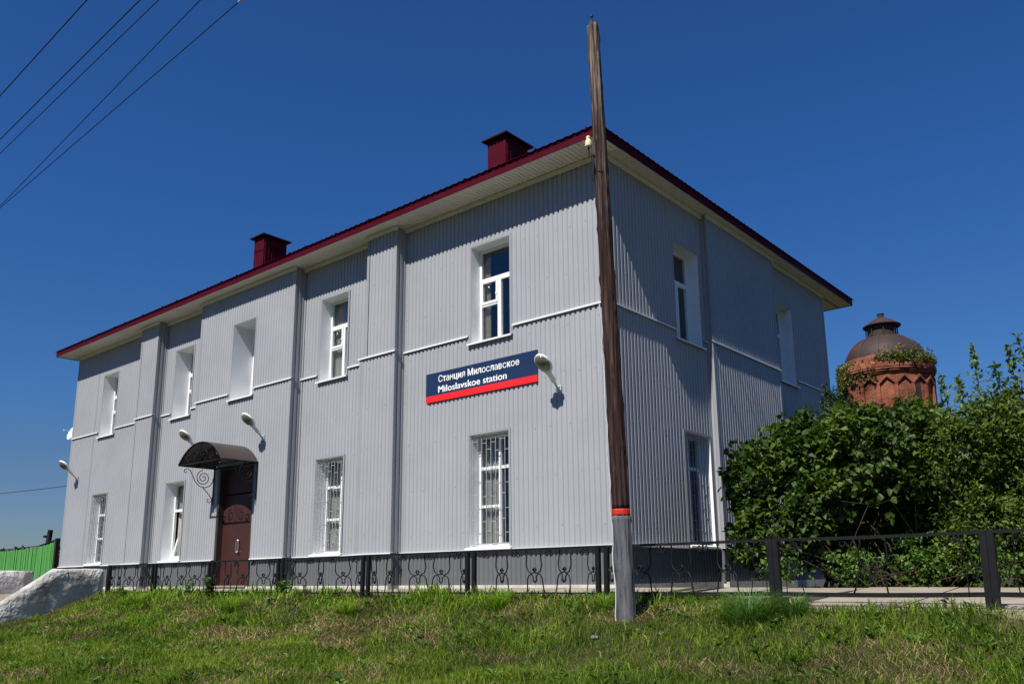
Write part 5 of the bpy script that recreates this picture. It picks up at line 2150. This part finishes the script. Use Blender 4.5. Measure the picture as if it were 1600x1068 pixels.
# coarse tussocks one can pick out
def tussock(x, y, rad, hgt, n, mat, label, seed, wid=0.007):
    r = np.random.default_rng(seed)
    a = r.random(n) * 2 * math.pi
    q = rad * 0.5 * np.sqrt(r.random(n))
    bx, by = x + q * np.cos(a), y + q * np.sin(a)
    z = ground_h(bx, by) - 0.01
    h = hgt * (0.55 + 0.6 * r.random(n))
    out = np.stack([np.cos(a), np.sin(a), a * 0], 1) + r.normal(size=(n, 3)) * np.array([0.35, 0.35, 0])
    sp = rad * (0.4 + 0.9 * r.random(n))
    sd = np.stack([-np.sin(a), np.cos(a), a * 0], 1) * wid * 0.5
    V = []
    F_ = []
    ts = [0, 0.3, 0.6, 0.85, 1.0]
    for t in ts:
        c = np.stack([bx, by, z + h * (1.75 * t - 1.05 * t * t)], 1) + out * (sp * t ** 1.6)[:, None]
        wv = sd * (1 - t * 0.9)
        V += [c - wv, c + wv]
    v = np.stack(V, 1).reshape(-1, 3)
    k = []
    for i in range(4):
        k += [[2 * i, 2 * i + 1, 2 * i + 3], [2 * i, 2 * i + 3, 2 * i + 2]]
    k = np.array(k)
    f = (k[None] + 10 * np.arange(n)[:, None, None]).reshape(-1, 3)
    o = objm('grass_tussock', npmesh('grass_tussock', v, f), mat)
    tag(o, label, 'grass', 'coarse grass tussocks on the bank')
    return o


tussock(3.55, -2.62, 0.46, 0.42, 620, blue_m, 'largest arching blue green tussock right of the pole by the fence', 1, 0.009)
tussock(4.05, -2.45, 0.25, 0.28, 300, blue_m, 'smaller blue green tussock beside the largest one, on its right', 2, 0.009)
tussock(1.45, -2.5, 0.20, 0.30, 160, tall_m, 'tuft of tall bright grass just left of the pole foot', 3, 0.011)
tussock(-0.5, -2.4, 0.26, 0.30, 260, tall_m, 'bright tuft below the fence under the lower right front window', 4, 0.011)
tussock(-3.6, -2.75, 0.24, 0.36, 220, tall_m, 'bright tall tuft below the fence left of the lower right window', 5, 0.011)
tussock(-6.9, -2.9, 0.26, 0.38, 200, tall_m, 'bright tuft on the bank below the right hand end of the door', 6, 0.012)
tussock(-10.9, -2.8, 0.28, 0.38, 220, tall_m, 'bright tuft at the left end of the bank near the parapet', 7, 0.012)


def weed(x, y, hgt, label, seed, n=60, z=None, leaf=0.10):
    r = np.random.default_rng(seed)
    zz = float(ground_h(np.array([x]), np.array([y]))[0]) if z is None else z
    t = thing('leafy_weed', label, 'weed', (x, y, zz), 'leafy weeds along the fence')
    C_, F_, N_ = [], [], []
    for s in range(4):
        tip = Vector((x + r.normal() * 0.10, y + r.normal() * 0.08, zz + hgt * r.uniform(0.6, 1.0)))
        bm = bmesh.new()
        tube(bm, [(x + r.normal() * 0.02, y + r.normal() * 0.02, zz - 0.03), tip], [0.006, 0.003], 4)
        obj('stem', bm, weed_m, t)
        for k in range(n // 4):
            f = 0.15 + 0.85 * r.random()
            C_.append(np.array(Vector((x, y, zz)).lerp(tip, f)))
            d = r.normal(size=3)
            d[2] = 0.15
            F_.append(d)
            N_.append(np.array([0, -0.3, 1]) + r.normal(size=3) * 0.3)
    C_, F_, N_ = np.array(C_), unit(np.array(F_)), unit(np.array(N_))
    ln = leaf * (0.6 + 0.6 * r.random(len(C_)))
    v, f = leaf_arrays(C_, F_, N_, ln, ln * 0.55)
    objm('leaves', npmesh('leaves', v, f), weed_m, t, kind='stuff')


weed(-9.9, -2.12, 0.42, 'leafy weed at the fence before the left door jamb', 1)
weed(-9.1, -2.15, 0.50, 'leafy weed at the fence before the middle of the door', 2)
weed(-12.6, -2.3, 0.30, 'low leafy weed at the fence near the parapet', 3)
weed(-6.3, -2.15, 0.38, 'leafy weed at the fence right of the door', 4)
weed(3.95, -2.75, 0.16, 'small dark leafy weed on the bank right of the tussock', 5, 40, leaf=0.06)

# litter and stones
bx, by = -6.18, -2.55
bz = float(ground_h(np.array([bx]), np.array([by]))[0]) + 0.10
bt = thing('plastic_bottle', 'crumpled green plastic bottle lying in the grass below the door', 'bottle', (bx, by, bz))
bm = bmesh.new()
ax = Vector((0.8, -0.5, 0.25)).normalized()
tube(bm, [Vector((bx, by, bz)) + ax * t for t in (-0.13, -0.12, -0.04, 0.02, 0.06, 0.10, 0.12)], [0.02, 0.036, 0.033, 0.037, 0.03, 0.014, 0.013], 10)
obj('bottle_body', bm, bottle_m, bt, smooth=True)
bm = bmesh.new()
tube(bm, [Vector((bx, by, bz)) + ax * t for t in (-0.035, 0.015)], [0.0375, 0.0385], 10, caps=False)
obj('bottle_label', bm, letter_m, bt)


def stone(x, y, s, label, seed):
    r = np.random.default_rng(seed)
    bm = bmesh.new()
    bmesh.ops.create_icosphere(bm, subdivisions=3, radius=1.0)
    zz = float(ground_h(np.array([x]), np.array([y]))[0])
    for v in bm.verts:
        k = 1 + 0.5 * (fbm(np.array([v.co.x * 1.3 + seed]), np.array([v.co.y * 1.3 + v.co.z * 2]), 3)[0] - 0.5)
        v.co = Vector((x + v.co.x * s * k, y + v.co.y * s * 0.7 * k, zz + 0.02 + v.co.z * s * 0.42 * k))
    o = obj('stone', bm, stone_m, smooth=False)
    tag(o, label, 'stone', 'stones lying on the bank')


stone(-12.3, -4.05, 0.14, 'flat grey stone in the grass below the whitewashed parapet', 3)
stone(1.95, -3.45, 0.06, 'small pale stone on the bank below the pole foot', 8)
stone(2.75, -3.25, 0.05, 'small pinkish stone on the bank right of the pole foot', 9)
